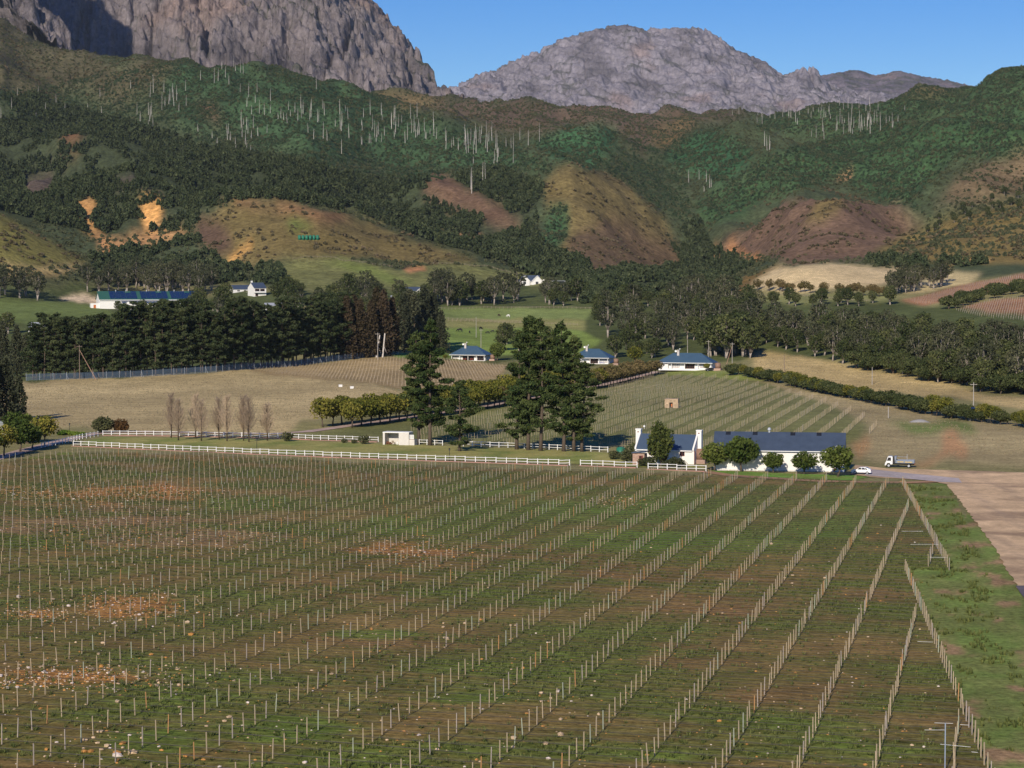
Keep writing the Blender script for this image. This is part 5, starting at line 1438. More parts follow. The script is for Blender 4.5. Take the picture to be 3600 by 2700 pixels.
def plinth(label, pts_px, w_=.9, h=.14, dz=-.55):
    W3 = [hit(*q) for q in pts_px]; o = W3[0]
    mb = MB()
    for a, b_ in zip(W3[:-1], W3[1:]):
        d = (b_ - a).xy.normalized(); nrm = Vector((d.y, -d.x)) * w_
        n = max(1, int((b_ - a).xy.length / 7))
        for k in range(n):
            p0 = a.lerp(b_, k / n); p1 = a.lerp(b_, (k + 1) / n)
            z0 = Tf(p0.x, p0.y) - o.z
            P = lambda q, s_, z_: (q.x - o.x + nrm.x * s_, q.y - o.y + nrm.y * s_, z_)
            mb.hexa([P(p0,1,z0-.2),P(p1,1,z0-.2),P(p1,-.3,z0-.2),P(p0,-.3,z0-.2),P(p0,1,z0+h*.6),P(p1,1,z0+h),P(p1,-.3,z0+h),P(p0,-.3,z0+h*.6)])
    q = mb.obj("brick_kerb", BRICK, None, False, tuple(o))
    return tag(q, label, "kerb")
F1 = [(258,1568),(700,1588),(1200,1609),(1600,1623),(2002,1637)]
rail_fence("white post and rail fence along the front of the lawn, longest run", F1)
plinth("pink brick kerb under the long white fence in front of the lawn", F1)
F2 = [(2041,1637),(2240,1645)]
rail_fence("short white rail fence run beside the brick outhouse", F2); plinth("pink brick kerb under the fence by the brick outhouse", F2)
F3 = [(2279,1649),(2482,1658)]
rail_fence("white rail fence run in front of the white cottage window", F3); plinth("pink brick kerb under the fence in front of the white cottage", F3)
F4 = [(362,1531),(600,1533),(977,1540),(1099,1547),(1240,1551),(1330,1554)]
rail_fence("white rail fence behind the leafless poplars along the driveway", F4, step=.05); plinth("pink brick kerb under the fence behind the leafless poplars", F4)
rail_fence("short white rail fence run between the pine trunks and block shelter", [(1474,1563),(1556,1566)], step=.02)
F6 = [(1629,1569),(1786,1574),(1960,1582),(2137,1590)]
rail_fence("white rail fence behind the row of pine trunks on the lawn", F6, step=.04)
rail_fence("shaded white rail fence along the tarred drive at the lawn corner", [(146,1575),(220,1560),(290,1543),(345,1534)], step=.02)
# wooden paddock rails
def far_fence(label, pts_px, bay=3.2, h=1.35, m=TIMBER, rails=2):
    W3 = [hit(*q) for q in pts_px]; o = W3[0]
    t = thing("paddock_fence", label, "fence", tuple(o)); mb = MB(); path = []
    for a, b_ in zip(W3[:-1], W3[1:]):
        n = max(1, round((b_ - a).xy.length / bay))
        path += [a.lerp(b_, k / n) for k in range(n)]
    path.append(W3[-1])
    P3 = [(q.x - o.x, q.y - o.y, Tf(q.x, q.y) - o.z) for q in path]
    for x, y, z_ in P3: mb.box(x-.09, x+.09, y-.09, y+.09, z_-.2, z_+h)
    q = mb.obj("post_line", m, t); q["kind"] = "stuff"
    for r in range(rails):
        MB().tube([(x, y - .1, z_ + h * (.9 - .42 * r)) for x, y, z_ in P3], .06, 4).obj("rail", m, t)
far_fence("timber paddock fence along the bottom of the gum tree row", [(1500,1082),(1700,1083),(1900,1084),(2090,1087)])
far_fence("timber paddock fence between the two pastures with cows below it", [(1560,1122),(1640,1126),(1700,1129),(1830,1134)])
far_fence("lower timber paddock fence just above the grazing black cows", [(1575,1130),(1680,1131),(1840,1137),(2030,1144)])
far_fence("timber fence curving over the top of the green hill", [(1030,912),(1100,905),(1180,908),(1300,928),(1390,944),(1480,930),(1600,927),(1720,938),(1840,968),(1950,992),(2020,1005)], 4.0)
far_fence("timber fence along the foot of the pale hayfield with small trees", [(2600,1040),(2720,1040),(2900,1050),(3080,1062)], 4.0)
# wire security fence in front of the dark pines
NETM, n_, b_s = newmat("wire_netting")
tr_ = n_.nodes.new("ShaderNodeBsdfTransparent"); ms = n_.nodes.new("ShaderNodeMixShader"); ms.inputs[0].default_value = .30
n_.links.new(tr_.outputs[0], ms.inputs[1]); n_.links.new(b_s.outputs[0], ms.inputs[2]); n_.links.new(ms.outputs[0], n_.nodes["Material Output"].inputs[0])
b_s.inputs['Base Color'].default_value = (.16, .22, .30, 1); b_s.inputs['Roughness'].default_value = .6
FEN = [hit(*q) for q in ((92,1338),(420,1328),(760,1309),(1080,1282),(1400,1246))]
t = thing("security_fence", "tall wire mesh security fence along the foot of the dark pine belt", "fence", tuple(FEN[0])); o = FEN[0]
pm = MB().cyl(0, 0, -.2, 2.9, .06, .06, 6).mesh("post", GALV)
path = []
for a, b_ in zip(FEN[:-1], FEN[1:]):
    n = max(1, round((b_ - a).xy.length / 5.0)); path += [a.lerp(b_, k / n) for k in range(n)]
path.append(FEN[-1])
for i, q in enumerate(path):
    po = link("post", pm, t); po.location = (q.x - o.x, q.y - o.y, Tf(q.x, q.y) - o.z)
    if i % 6 == 3:
        MB().tube([(q.x-o.x, q.y-o.y, Tf(q.x,q.y)-o.z+2.2), (q.x-o.x+1.1, q.y-o.y-1.2, Tf(q.x+1.1,q.y-1.2)-o.z)], .05, 5).obj("stay", GALV, t)
for a, b_ in zip(path[:-1], path[1:]):
    za, zb = Tf(a.x, a.y) - o.z, Tf(b_.x, b_.y) - o.z
    MB().add([(a.x-o.x,a.y-o.y,za),(b_.x-o.x,b_.y-o.y,zb),(b_.x-o.x,b_.y-o.y,zb+2.6),(a.x-o.x,a.y-o.y,za+2.6)], [(0,1,2,3)]).obj("mesh_panel", NETM, t)
# palisade at the far left
p = hit(-60, 1528)
t = thing("palisade_fence", "grey steel palisade fence on a white wall beside the fan palm", "fence", tuple(p), RZ * .6)
MB().box(0, 9.2, 0, .3, -.2, 1.6).obj("wall", WHITE, t)
for k in range(46):
    MB().box(k*.2, k*.2+.09, .1, .16, 1.6, 3.6).obj("pale", GALV, t)
for z_ in (1.9, 3.2): MB().box(0, 9.2, .17, .22, z_, z_+.08).obj("rail", GALV, t)

# ------------------------------------------------------------------ poles and lamps
POLEM = mat("pole_timber", (0.20, 0.15, 0.12), .9, .2, 1.0); POLEG = mat("silvered_pole", (0.36, 0.33, 0.30), .9, .2, 1.0)
def pole(label, px, py, hpx, m=POLEM, arm=True, strut=None, lean=0.0):
    p = hit(px, py); h = hpx * p.y / F
    t = thing("utility_pole", label, "pole", tuple(p))
    MB().tube([(0,0,-.4),(lean*h,0,h)], [.17,.11], 8).obj("shaft", m, t)
    if arm:
        MB().box(-1.1+lean*h, 1.1+lean*h, -.06, .06, h-.75, h-.6).obj("cross_arm", m, t)
        for x in (-.95, 0, .95): MB().cyl(x+lean*h, 0, h-.6, h-.3, .06, .04, 6).obj("insulator", mat("brown_glaze", (.12,.05,.03), .3), t)
    if strut: MB().tube([(0,0,h*.86),(strut*p.y/F,-.8,-.2)], [.1,.13], 6).obj("strut", mat("reddish_strut", (.36,.22,.16), .9), t)
pole("dark utility pole with a long reddish strut before the dark pines", 280, 1334, 122, strut=60)
pole("utility pole with cross arm beside the security fence corner", 875, 1291, 92)
pole("utility pole standing beside two leaning white stumps", 1328, 1265, 96, POLEG)
pole("tall pale pole among the grazing black cows", 1674, 1186, 72, POLEG, False)
pole("grey pole directly behind the veranda house roof", 1691, 1222, 66, POLEG, True)
pole("slim pole above the roof ridge of the house by the upper vines", 2417, 1262, 68, POLEG, False)
pole("pole with cross arm behind the hipped end of the house by the upper vines", 2491, 1262, 66, POLEG)
pole("braced twin pole between the house and the hedge", 2574, 1284, 80, POLEG, True, -22)
pole("thin dark pole at the start of the long hedge", 2757, 1304, 56, POLEM, False)
pole("thin pole in the straw meadow beyond the hedge", 3066, 1352, 62, POLEG, False)
pole("grey pole with cross arm rising behind the yellow-green hedge trees", 3422, 1440, 96, POLEG)
pole("short pole leaning with a stay at the end of the hedge", 3123, 1470, 40, POLEG, False)
for px_, h_, l_ in ((1323, 78, .16), (1345, 84, .10)):
    p = hit(px_ , 1256); h = h_ * p.y / F
    t = thing("white_stump", "leaning white bare tree trunk beside the security fence", "dead tree", tuple(p), 0, "two leaning white trunks")
    MB().tube([(0,0,-.3),(l_*h*.5,0,h*.5),(l_*h,0,h)], [.42,.34,.30], 7).obj("trunk", mat("white_dead_wood", (.55,.50,.46), .9, .2), t)
    MB().tube([(l_*h*.5,0,h*.5),(l_*h*.5+1.2,0,h*.2)], [.12,.05], 5).obj("branch_stub", mat("white_dead_wood", (.55,.50,.46), .9, .2), t)
def lamp(label, px, py, hpx):
    p = hit(px, py); h = hpx * p.y / F
    t = thing("lamp_post", label, "lamp post", tuple(p))
    MB().cyl(0,0,0,.25,.13,.09,8).tube([(0,0,.25),(0,0,h-.75)], .055, 8).obj("shaft", BLACK, t)
    l = MB().cyl(0,0,h-.75,h-.35,.11,.2,6).obj("lantern", mat("lantern_glass", (.10,.10,.09), .2), t)
    MB().cyl(0,0,h-.35,h-.1,.26,.04,6).obj("lantern_cap", BLACK, l)
lamp("black lantern lamp post on the lawn behind the leafless poplars' fence", 903, 1594, 56)
lamp("black lantern lamp post on the lawn in front of the dark small pine", 1580, 1621, 48)
lamp("black lamp post beside the bright green creeper bed", 245, 1519, 34)
p = hit(3420, 1480)
t = thing("solar_lamp", "black pole with solar panel and cabinet beside the hedge", "lamp post", tuple(p))
MB().cyl(0,0,-.2,3.6,.07,.06,8).obj("shaft", BLACK, t); MB().hexa([(-.5,-.3,3.5),(.5,-.3,3.5),(.5,.3,3.9),(-.5,.3,3.9),(-.5,-.3,3.55),(.5,-.3,3.55),(.5,.3,3.95),(-.5,.3,3.95)]).obj("solar_panel", PVMAT, t); MB().box(-1.1,-.5,-.3,.3,-.1,1.0).obj("cabinet", POLEG, t)

# ------------------------------------------------------------------ vehicles
def wheel_mesh(r, w_):
    tm = MB().tube([(0,-w_/2,0),(0,-w_*.42,0),(0,w_*.42,0),(0,w_/2,0)], [r*.9,r,r,r*.9], 18).mesh("tyre", mat("tyre_rubber", (.02,.02,.02), .8))
    rm = MB().tube([(0,-w_/2-.012,0),(0,w_/2+.012,0)], r*.58, 12).mesh("rim", GALV)
    return tm, rm
def wheel(t, x, y, r, w_, ms_):
    o = link("wheel", None, t); o.location = (x, y, r); o.empty_display_size = .1
    link("tyre", ms_[0], o); link("rim", ms_[1], o)
def car():
    p = hit(3029, 1668)
    t = thing("parked_car", "white hatchback car parked in tree shade at the barn corner", "car", (p.x, p.y, p.z + .13), math.radians(-17))
    wh = mat("white_car_paint", (.78,.78,.78), .25, .02, 1.0, spec=.6)
    prof = [(-1.95,.35),(-1.98,.62),(-1.85,.78),(-1.0,.90),(-.35,1.36),(.85,1.40),(1.35,1.20),(1.85,.98),(1.95,.80),(1.93,.35)]
    mb = MB()
    n = len(prof)
    vs_ = []; hw = .82
    for y, inset in ((-hw, 1), (-hw+.02, 0), (hw-.02, 0), (hw, 1)):
        for x, z_ in prof:
            k = .16 * max(0, (z_ - .85) / .5)
            yy = (abs(y) - k) * (1 if y > 0 else -1)
            vs_.append((x * (.985 if inset else 1), yy, z_ - (.03 if inset and z_ > 1 else 0)))
    fs = [tuple(range(n)), tuple(range(4*n-1, 3*n-1, -1))]
    for r in range(3):
        for i in range(n):
            j = (i+1) % n; fs.append((r*n+j, r*n+i, (r+1)*n+i, (r+1)*n+j))
    mb.add(vs_, fs).obj("body", wh, t)
    for s_ in (-1, 1):
        ya = s_ * (hw - .05); yb = s_ * (hw - .15)
        for x0, x1, x2, x3, nm in ((-.82,.02,.02,-.38,"side_window"),(.08,.80,.72,.08,"side_window"),(.86,1.28,.98,.80,"quarter_window")):
            q = [(x0,ya*.995+s_*.035,.93),(x1,ya*.995+s_*.035,.93),(x2,yb+s_*.03,1.31),(x3,yb+s_*.03,1.31)]
            MB().add(q + [(a, b-s_*.02, c) for a, b, c in q], [(0,1,2,3),(7,6,5,4),(0,4,5,1),(1,5,6,2),(2,6,7,3),(3,7,4,0)]).obj(nm, GLASS, t)
    for nm, q in (("windscreen", [(-1.0,-.66,.93),(-1.0,.66,.93),(-.40,.58,1.33),(-.40,-.58,1.33)]), ("rear_window", [(.95,-.58,1.38),(.95,.58,1.38),(1.36,.64,1.21),(1.36,-.64,1.21)])):
        MB().add([(a-.02 if nm == "windscreen" else a+.02, b, c+.015) for a, b, c in q], [(0,1,2,3)]).obj(nm, GLASS, t)
    ws = wheel_mesh(.30, .19)
    for x in (-1.22, 1.22):
        for y in (-.76, .76): wheel(t, x, y, .30, .19, ws)
    for y in (-.58, .58):
        MB().box(-2.0,-1.9,y-.16,y+.16,.62,.76).obj("headlight", mat("lamp_glass", (.6,.6,.6), .1), t)
        MB().box(1.90,1.97,y-.14,y+.14,.74,.90).obj("tail_light", mat("red_lamp", (.4,.01,.01), .3), t)
    MB().box(-2.04,-1.9,-.78,.78,.36,.52).obj("bumper", wh, t); MB().box(1.9,2.0,-.78,.78,.36,.54).obj("bumper", wh, t)
car()
def truck():
    p = hit(3166, 1643)
    t = thing("tipper_truck", "small white-cab tipper truck with grey load bed parked on the grass", "truck", tuple(p), math.radians(-14))
    wh = mat("white_car_paint", (.78,.78,.78), .25); bedm = mat("grey_tipper_steel", (.20,.23,.29), .5, .12, 2.0)
    prof = [(-3.1,.55),(-3.12,1.0),(-2.95,1.35),(-2.62,2.25),(-2.45,2.35),(-1.72,2.35),(-1.62,2.2),(-1.62,.75),(-2.0,.62),(-2.2,.95),(-2.75,.95),(-2.9,.55)]
    MB().extrude(prof, -.95, .95).obj("cab", wh, t)
    for s_ in (-1, 1):
        q = [(-2.80,s_*.955,1.42),(-1.95,s_*.955,1.42),(-1.95,s_*.955,2.12),(-2.52,s_*.955,2.12)]
        MB().add(q + [(a,b+s_*.02,c) for a,b,c in q], [(0,1,2,3),(4,5,6,7),(0,1,5,4),(1,2,6,5),(2,3,7,6),(3,0,4,7)]).obj("side_window", GLASS, t)
        MB().box(-1.95,-1.8,s_*.97-.02,s_*.97+.02,1.2,1.25).obj("door_handle", BLACK, t)
        MB().tube([(-2.78,s_*.95,1.7),(-2.9,s_*1.2,1.75)], .02, 4).box(-2.95,-2.88,s_*1.2-.09,s_*1.2+.09,1.5,1.95).obj("mirror", BLACK, t)
    MB().add([(-2.98,-.82,1.42),(-2.98,.82,1.42),(-2.67,.78,2.2),(-2.67,-.78,2.2)], [(0,1,2,3)]).obj("windscreen", GLASS, t)
    MB().box(-3.22,-3.05,-.95,.95,.42,.72).obj("bumper", wh, t)
    for y in (-.65,.65): MB().box(-3.2,-3.08,y-.16,y+.16,.78,.95).obj("headlight", mat("lamp_glass", (.6,.6,.6), .1), t)
    MB().box(-1.6,2.9,-.42,-.28,.62,.82).box(-1.6,2.9,.28,.42,.62,.82).obj("chassis", BLACK, t)
    MB().box(-1.5,-1.15,-.9,.9,.7,2.3).obj("exhaust_stack", BLACK, t)
    bed = MB().box(-1.05,2.95,-1.05,1.05,.98,1.08).box(-1.05,2.95,-1.05,-.99,1.08,1.62).box(-1.05,2.95,.99,1.05,1.08,1.62).box(2.88,2.96,-1.05,1.05,1.08,1.62)
    bo = bed.obj("load_bed", bedm, t)
    MB().hexa([(-1.1,-1.05,1.08),(-1.0,-1.05,1.08),(-1.0,1.05,1.08),(-1.1,1.05,1.08),(-1.25,-1.05,2.4),(-.75,-1.05,2.4),(-.75,1.05,2.4),(-1.25,1.05,2.4)]).obj("headboard", bedm, bo)
    MB().box(-.6,.75,-1.075,-1.052,1.18,1.30).obj("yellow_stripe", mat("yellow_tape", (.75,.50,.02), .5), bo)
    MB().box(1.0,2.5,-1.075,-1.052,1.16,1.28).obj("yellow_stripe", mat("yellow_tape", (.75,.50,.02), .5), bo)
    for x in (-.3,.6,1.5,2.4): MB().box(x,x+.07,-1.09,-1.052,1.0,1.62).obj("stake", bedm, bo)
    MB().box(1.25,1.32,.95,1.02,1.6,2.75).obj("loading_post", GALV, bo)
    MB().tube([(-.8,1.0,2.2),(1.3,1.0,2.15)], .04, 5).obj("load_rail", GALV, bo)
    for y in (-.8,.8): MB().box(2.9,2.98,y-.14,y+.14,.75,.9).obj("tail_light", mat("red_lamp", (.4,.01,.01), .3), t)
    ws = wheel_mesh(.42, .24)
    for x in (-2.42, 1.75):
        for y in (-.86, .86): wheel(t, x, y, .42, .24, ws)
truck()
# a car, and a dark car shape added for a motorbike-sized shadow
def small_car(px, py, label, m, rz):
    p = hit(px, py)
    t = thing("parked_car", label, "car", tuple(p), rz)
    MB().extrude([(-2,.35),(-2,.75),(-1.1,.92),(-.5,1.42),(.9,1.45),(1.9,.95),(2,.35)], -.82, .82).obj("body", m, t)
    for s_ in (-1,1): MB().add([(-.95,s_*.83,.95),(1.5,s_*.83,.98),(.85,s_*.83,1.38),(-.45,s_*.83,1.36)], [(0,1,2,3)]).obj("side_window", GLASS, t)
    ws = wheel_mesh(.31, .2)
    for x in (-1.25,1.25):
        for y in (-.75,.75): wheel(t, x, y, .31, .2, ws)
small_car(2290, 1297, "silver car parked at the top of the tree-lined drive", GALV, .5)
small_car(2496, 1304, "dark car shape standing in for a shadow under the lime-coloured bush", mat("shadow_stand_in_paint", (.03,.03,.035), .3), .2)

# ------------------------------------------------------------------ cattle
def beast(name, label, cat, px, py, col, rz, sc=1.0, graze=True, group=None):
    p = hit(px, py)
    t = thing(name, label, cat, tuple(p), rz, group); t.scale = (sc,)*3
    hd = (1.45,0,.42) if graze else (1.5,0,1.55)
    nk = (1.15,0,.95) if graze else (1.2,0,1.4)
    V = [(-.75,0,1.08),(-.1,0,1.02),(.6,0,1.08),nk,hd,(hd[0]+(.16 if graze else .35),0,hd[2]-.24 if graze else hd[2]-.1),
         (-.78,.22,.62),(-.88,.24,.36),(-.8,.24,0),(-.78,-.22,.62),(-.84,-.24,.36),(-.7,-.24,0),
         (.62,.2,.6),(.62,.22,.32),(.6,.22,0),(.62,-.2,.6),(.7,-.22,.32),(.72,-.22,0),(-1.0,0,.95),(-1.06,0,.45)]
    E = [(0,1),(1,2),(2,3),(3,4),(4,5),(0,6),(6,7),(7,8),(0,9),(9,10),(10,11),(2,12),(12,13),(13,14),(2,15),(15,16),(16,17),(0,18),(18,19)]
    Rr = [.36,.44,.38,.24,.17,.11,.15,.09,.08,.15,.09,.08,.14,.09,.08,.14,.09,.08,.05,.05]
    me = bpy.data.meshes.new("body"); me.from_pydata(V, E, []); me.materials.append(col)
    o = link("body", me, t)
    md = o.modifiers.new("skin", 'SKIN')
    for i, r in enumerate(Rr): me.skin_vertices[0].data[i].radius = (r * .8 if i < 3 else r, r)
    me.skin_vertices[0].data[1].use_root = True
    o.modifiers.new("sub", 'SUBSURF').levels = 1
    for s_ in (-1, 1):
        MB().add([(hd[0]-.08,s_*.12,hd[2]+.12),(hd[0]-.02,s_*.34,hd[2]+.10),(hd[0]-.06,s_*.30,hd[2]+.20),(hd[0]-.12,s_*.14,hd[2]+.18)], [(0,1,2,3)]).obj("ear", col, t)
COWM = mat("black_hide", (.014,.013,.014), .6, .2, 2.0)
for px_, py_, rz, s_, l_ in ((1617,1166,math.pi-.3,1.45,"largest black cow grazing apart from the others below the paddock fence"),(1651,1171,-1.4,1.0,"black cow grazing seen end on beside the tall pale pole"),(1690,1158,.9,1.1,"black cow walking away behind the grey pole"),(1715,1173,math.pi+.1,1.0,"black cow grazing nose down in front of another cow"),(1732,1169,math.pi-.1,1.0,"black cow standing side on behind a grazing cow"),(1755,1167,-1.2,1.0,"black cow half hidden behind the bushy tree")):
    beast("cow", l_, "cow", px_, py_, COWM, rz, s_, True)
beast("cow", "dark brown cow in the upper pasture near the white horse", "cow", 1754, 1112, mat("brown_hide", (.05,.03,.02), .6), -1.0, 1.1, True)
beast("horse", "white horse grazing beside the brown hedge in the upper pasture", "horse", 1787, 1115, mat("white_hide", (.7,.68,.64), .6), 2.4, 1.25, True)
# ------------------------------------------------------------------ trees, one by one
def jit(v, a=.12): return v * random.uniform(1 - a, 1 + a)
# tall pines on the lawn: foot px, height px, kind
for i, (px, py, hp, k, lab) in enumerate(((1468,1561,392,0,"tall pine next to the white block shelter, the nearer of a pair to it"),(1512,1566,442,1,"tall pine with high open crown, second of the pair by the white block shelter"),
     (1821,1581,415,2,"tall pine, first of six trunks in a row nearest the single small pine"),(1861,1583,470,3,"tallest pine, second in the row of six trunks on the lawn"),(1902,1586,462,1,"thick grey-trunked pine, third in the row of six on the lawn"),
     (1978,1588,455,0,"tall pine, fourth trunk in the row of six on the lawn"),(2017,1588,405,2,"pine, fifth trunk in the row of six on the lawn"),(2050,1589,318,3,"shortest pine, last trunk in the row of six toward the cottage"))):
    p = hit(px, py)
    plant(PINES[k], "pine_tree", lab, "pine tree", (p.x, p.y, p.z - .1), hp * p.y / F / 30, i * 1.3, None, sxy=hp * p.y / F / 30 * .5 + .5)
SMALLPINE = pine(31, 17, .10, 4.6, L_PINE, 3.2, tr=.32, levels=22, topw=.12)
p = hit(1615, 1587); plant(SMALLPINE, "pine_tree", "smaller cone-shaped pine standing alone on the lawn between the two pine groups", "pine tree", tuple(p), 245 * p.y / F / 17)
# pine belt
fa = [Vector(q) for q in FEN]
def along(t):
    k = t * (len(fa) - 1); i = min(int(k), len(fa) - 2); return fa[i].lerp(fa[i+1], k - i)
for row, (n, off) in enumerate(((54, 5.0), (44, 12.0), (36, 20.0))):
    for i in range(n):
        t_ = (i + random.uniform(-.3, .3)) / n
        if t_ > .86: continue
        q = along(max(0, t_)); x = q.x + random.uniform(-1, 1); y = q.y + off + random.uniform(-1.6, 1.6)
        plant(random.choice(WINDS), "belt_pine", ("dark pine in the belt's front row, right behind the wire security fence", "dark pine in the middle of the dense belt", "dark pine along the back of the dense belt")[row], "pine tree", on(x, y, -.1), jit(1.04 + (.06 if t_ > .2 else -.08), .16), None, ("front row of the dark pine belt", "middle of the dark pine belt", "back of the dark pine belt")[row])
for px, py, s_, lab in ((1215,1268,1.1,0),(1262,1264,1.15,0),(1300,1262,1.1,0),(1345,1256,1.15,0),(1240,1252,1.2,0),(1320,1245,1.2,0),(1375,1250,1.1,0)):
    p = at(px, py); plant(random.choice(RUSTS), "browning_conifer", "tall rusty-brown conifer at the end of the dark pine belt", "conifer", (p[0], p[1] + 8, p[2]), s_ * random.uniform(1.1, 1.3), None, "rusty-brown conifers ending the belt")
for px, py, s_ in ((1420,1240,1.25),(1455,1236,1.35),(1490,1234,1.4),(1525,1234,1.25),(1550,1240,1.0),(1440,1225,1.4),(1500,1220,1.4)):
    p = at(px, py); plant(random.choice(CASUS), "feathery_conifer", "tall feathery grey-green conifer beside the cow pasture, at the belt's end", "conifer", (p[0], p[1] + 4, p[2]), s_ * 1.05, None, "feathery conifers beside the cow pasture")
for px, py, s_ in ((20,1487,1.05),(-40,1492,1.1),(68,1472,.72)):
    p = at(px, py); plant(random.choice(CASUS), "feathery_conifer", "large dark feathery conifer behind the fan palm", "conifer", p, s_, None, "dark conifers behind the fan palm")
for px, py, s_ in ((-70,1300,1.1),(10,1318,1.0),(60,1326,.95),(-20,1290,1.1),(90,1300,.9)):
    p = at(px, py); plant(random.choice(CASUS), "feathery_conifer", "dark conifer where the pine belt meets the brown field corner", "conifer", p, s_, None, "dark conifers at the field corner")
# leafless poplars
for i, (px, py) in enumerate(((602,1540),(627,1549),(688,1543),(708,1551),(770,1547),(798,1552),(856,1550),(875,1555),(940,1550))):
    p = at(px, py)
    plant(POPS[i % 3], "poplar", "leafless young poplar standing in line along the white rail fence" if i < 8 else "smallest leafless poplar, standing alone at the end of the line", "poplar", p, random.uniform(.93, 1.05) if i < 8 else .85, None, "leafless poplars in line" if i < 8 else None, "twigs", sxy=1.15)
# barn trees
for px, py, w_, h, k, lab in ((2512,1656,5.6,5.5,0,"dark glossy round tree at the barn's cottage end"),(2607,1659,6.7,7.2,1,"largest round-headed tree in front of the white barn wall"),(2719,1664,4.6,4.1,2,"smallest clipped round tree in front of the white barn wall"),(2827,1669,5.2,4.4,0,"clipped round tree with yellowish top before the white barn wall"),(2945,1677,6.3,6.2,1,"dark round tree shading the white car at the barn corner")):
    p = at(px, py); plant(BARNT[k], "round_tree", lab, "tree", p, h / 5.0, None, None, sxy=w_ / 4.7)
CYP = broadleaf(99, 9.6, 2.9, L_CYP, .05, 60, 60, .26, BARK, 1.3, .25)
p = at(2322, 1640); plant(CYP, "cypress", "big egg-shaped olive-green conifer in front of the white cottage", "conifer", p, 1.0)
for px, py, s_, lab in ((2235,1622,1.35,"broad leafy shrub beside the cottage's left chimney"),(2205,1628,1.0,"yellow-green shrub behind the brick outhouse"),(2285,1642,.75,"dark shrub under the egg-shaped conifer"),(2372,1645,.8,"low shrub below the cottage wall"),(2260,1640,.6,"small shrub beside the outhouse door"),(2160,1616,.7,"rough shrub at the lawn's end by the green tank"),(2345,1646,.6,"leafy bush beneath the egg-shaped conifer's right side"),(2395,1641,.5,"small pale bush against the white cottage wall")):
    plant(SHRUBS[hash(lab) % 3 if False else int(px) % 3], "shrub", lab, "shrub", at(px, py), s_)
# left corner
for px, py, s_, lab in ((14,1604,1.2,"small leafy tree at the drive's near corner, yellow on one side"),(71,1588,1.25,"leafy tree leaning over the shaded drive"),(112,1578,.95,"short bushy tree between two larger drive-side trees"),(157,1569,1.3,"broad yellow-green tree beside the shaded white rail fence"),(60,1560,1.25,"leafy tree behind the drive next to the fan palm"),(-60,1618,1.3,"leafy tree beside the drive beyond the corner")):
    plant(AVES[int(px) % 3] if 'yellow' in lab else BARNT[int(px) % 3], "leafy_tree", lab, "tree", at(px, py), s_ * (1.0 if 'yellow' in lab else 1.15))
p = at(363, 1522); plant(broadleaf(120, 4.4, 2.9, L_SHRUB, .02, 34, 70, .26, BARK, .85, .1, 3), "round_bush", "large round grey-green bush at the bend of the drive", "bush", p, 1.0)
p = at(425, 1520); plant(broadleaf(121, 3.4, 2.3, L_RED, .02, 30, 60, .24, BARK, .85, .1, 3), "russet_bush", "russet brown bush beside the large grey-green bush", "bush", p, 1.0)
for i, (px, py) in enumerate(((225,1524),(240,1528),(258,1530),(272,1532),(215,1530),(284,1533))):
    plant(broadleaf(125 + i, 1.0, 1.3, L_LIME, .02, 12, 40, .2, BARK, .5, .05), "creeper_mound", "bright lime green creeper mound beside the drive fence", "creeper", at(px, py), 1.0, None, "lime green creeper mounds")
for px, py, s_, lab in ((1012,1552,.8,"dark rounded shrub on the lawn below the leafless poplars"),(1280,1562,.75,"dark potted-looking shrub beside the white block shelter"),(1245,1560,.4,"tiny shrub on the lawn left of the block shelter"),(1210,1558,.4,"small round shrub by the driveway fence")):
    plant(SHRUBS[int(px) % 3], "shrub", lab, "shrub", at(px, py), s_)
# fan palm
p = at(97, 1560)
t = thing("fan_palm", "fan palm with a skirt of yellow fronds beside the grey palisade", "palm", p)
MB().tube([(0,0,-.2),(0,0,5.2)], [.45,.38], 10).obj("trunk", BARK, t)
PALMM = leafmat("palm_fronds", (.10,.14,.03), (.20,.22,.06), .2); PALMD = leafmat("dry_palm_fronds", (.26,.19,.06), (.36,.27,.10), .2)
def frond(t, az, el, L, m, nm):
    V, Fc = [], []
    d = Vector((math.cos(az)*math.cos(el), math.sin(az)*math.cos(el), math.sin(el))); side = Vector((-math.sin(az), math.cos(az), 0)); up = d.cross(side)
    c = Vector((0,0,5.2)) + d * L * .45
    for k in range(-6, 7):
        a = k * .19; tip = c + (d * math.cos(a) + side * math.sin(a)) * L * .62 - Vector((0,0,.25*L*abs(math.sin(a))))
        r = (side * math.cos(a) - d * math.sin(a)) * .055 * L
        b = len(V); mid = c.lerp(tip, .55)
        V += [c, mid + r, tip, mid - r]; Fc.append((b, b+1, b+2, b+3))
    b = len(V); V += [Vector((0,0,5.2)) - side*.05, Vector((0,0,5.2)) + side*.05, c + side*.03, c - side*.03]; Fc.append((b,b+1,b+2,b+3))
    link(nm, mesh_np(nm, [tuple(v_) for v_ in V], Fc, m, {"leaf": ('FLOAT', rng.random(len(V)))}), t)
for k in range(26): frond(t, k*2.4, random.uniform(-.1, 1.35), random.uniform(2.0, 2.6), PALMM, "frond")
for k in range(20): frond(t, k*2.4, random.uniform(-1.2, -.35), random.uniform(1.6, 2.2), PALMD, "dry_frond")

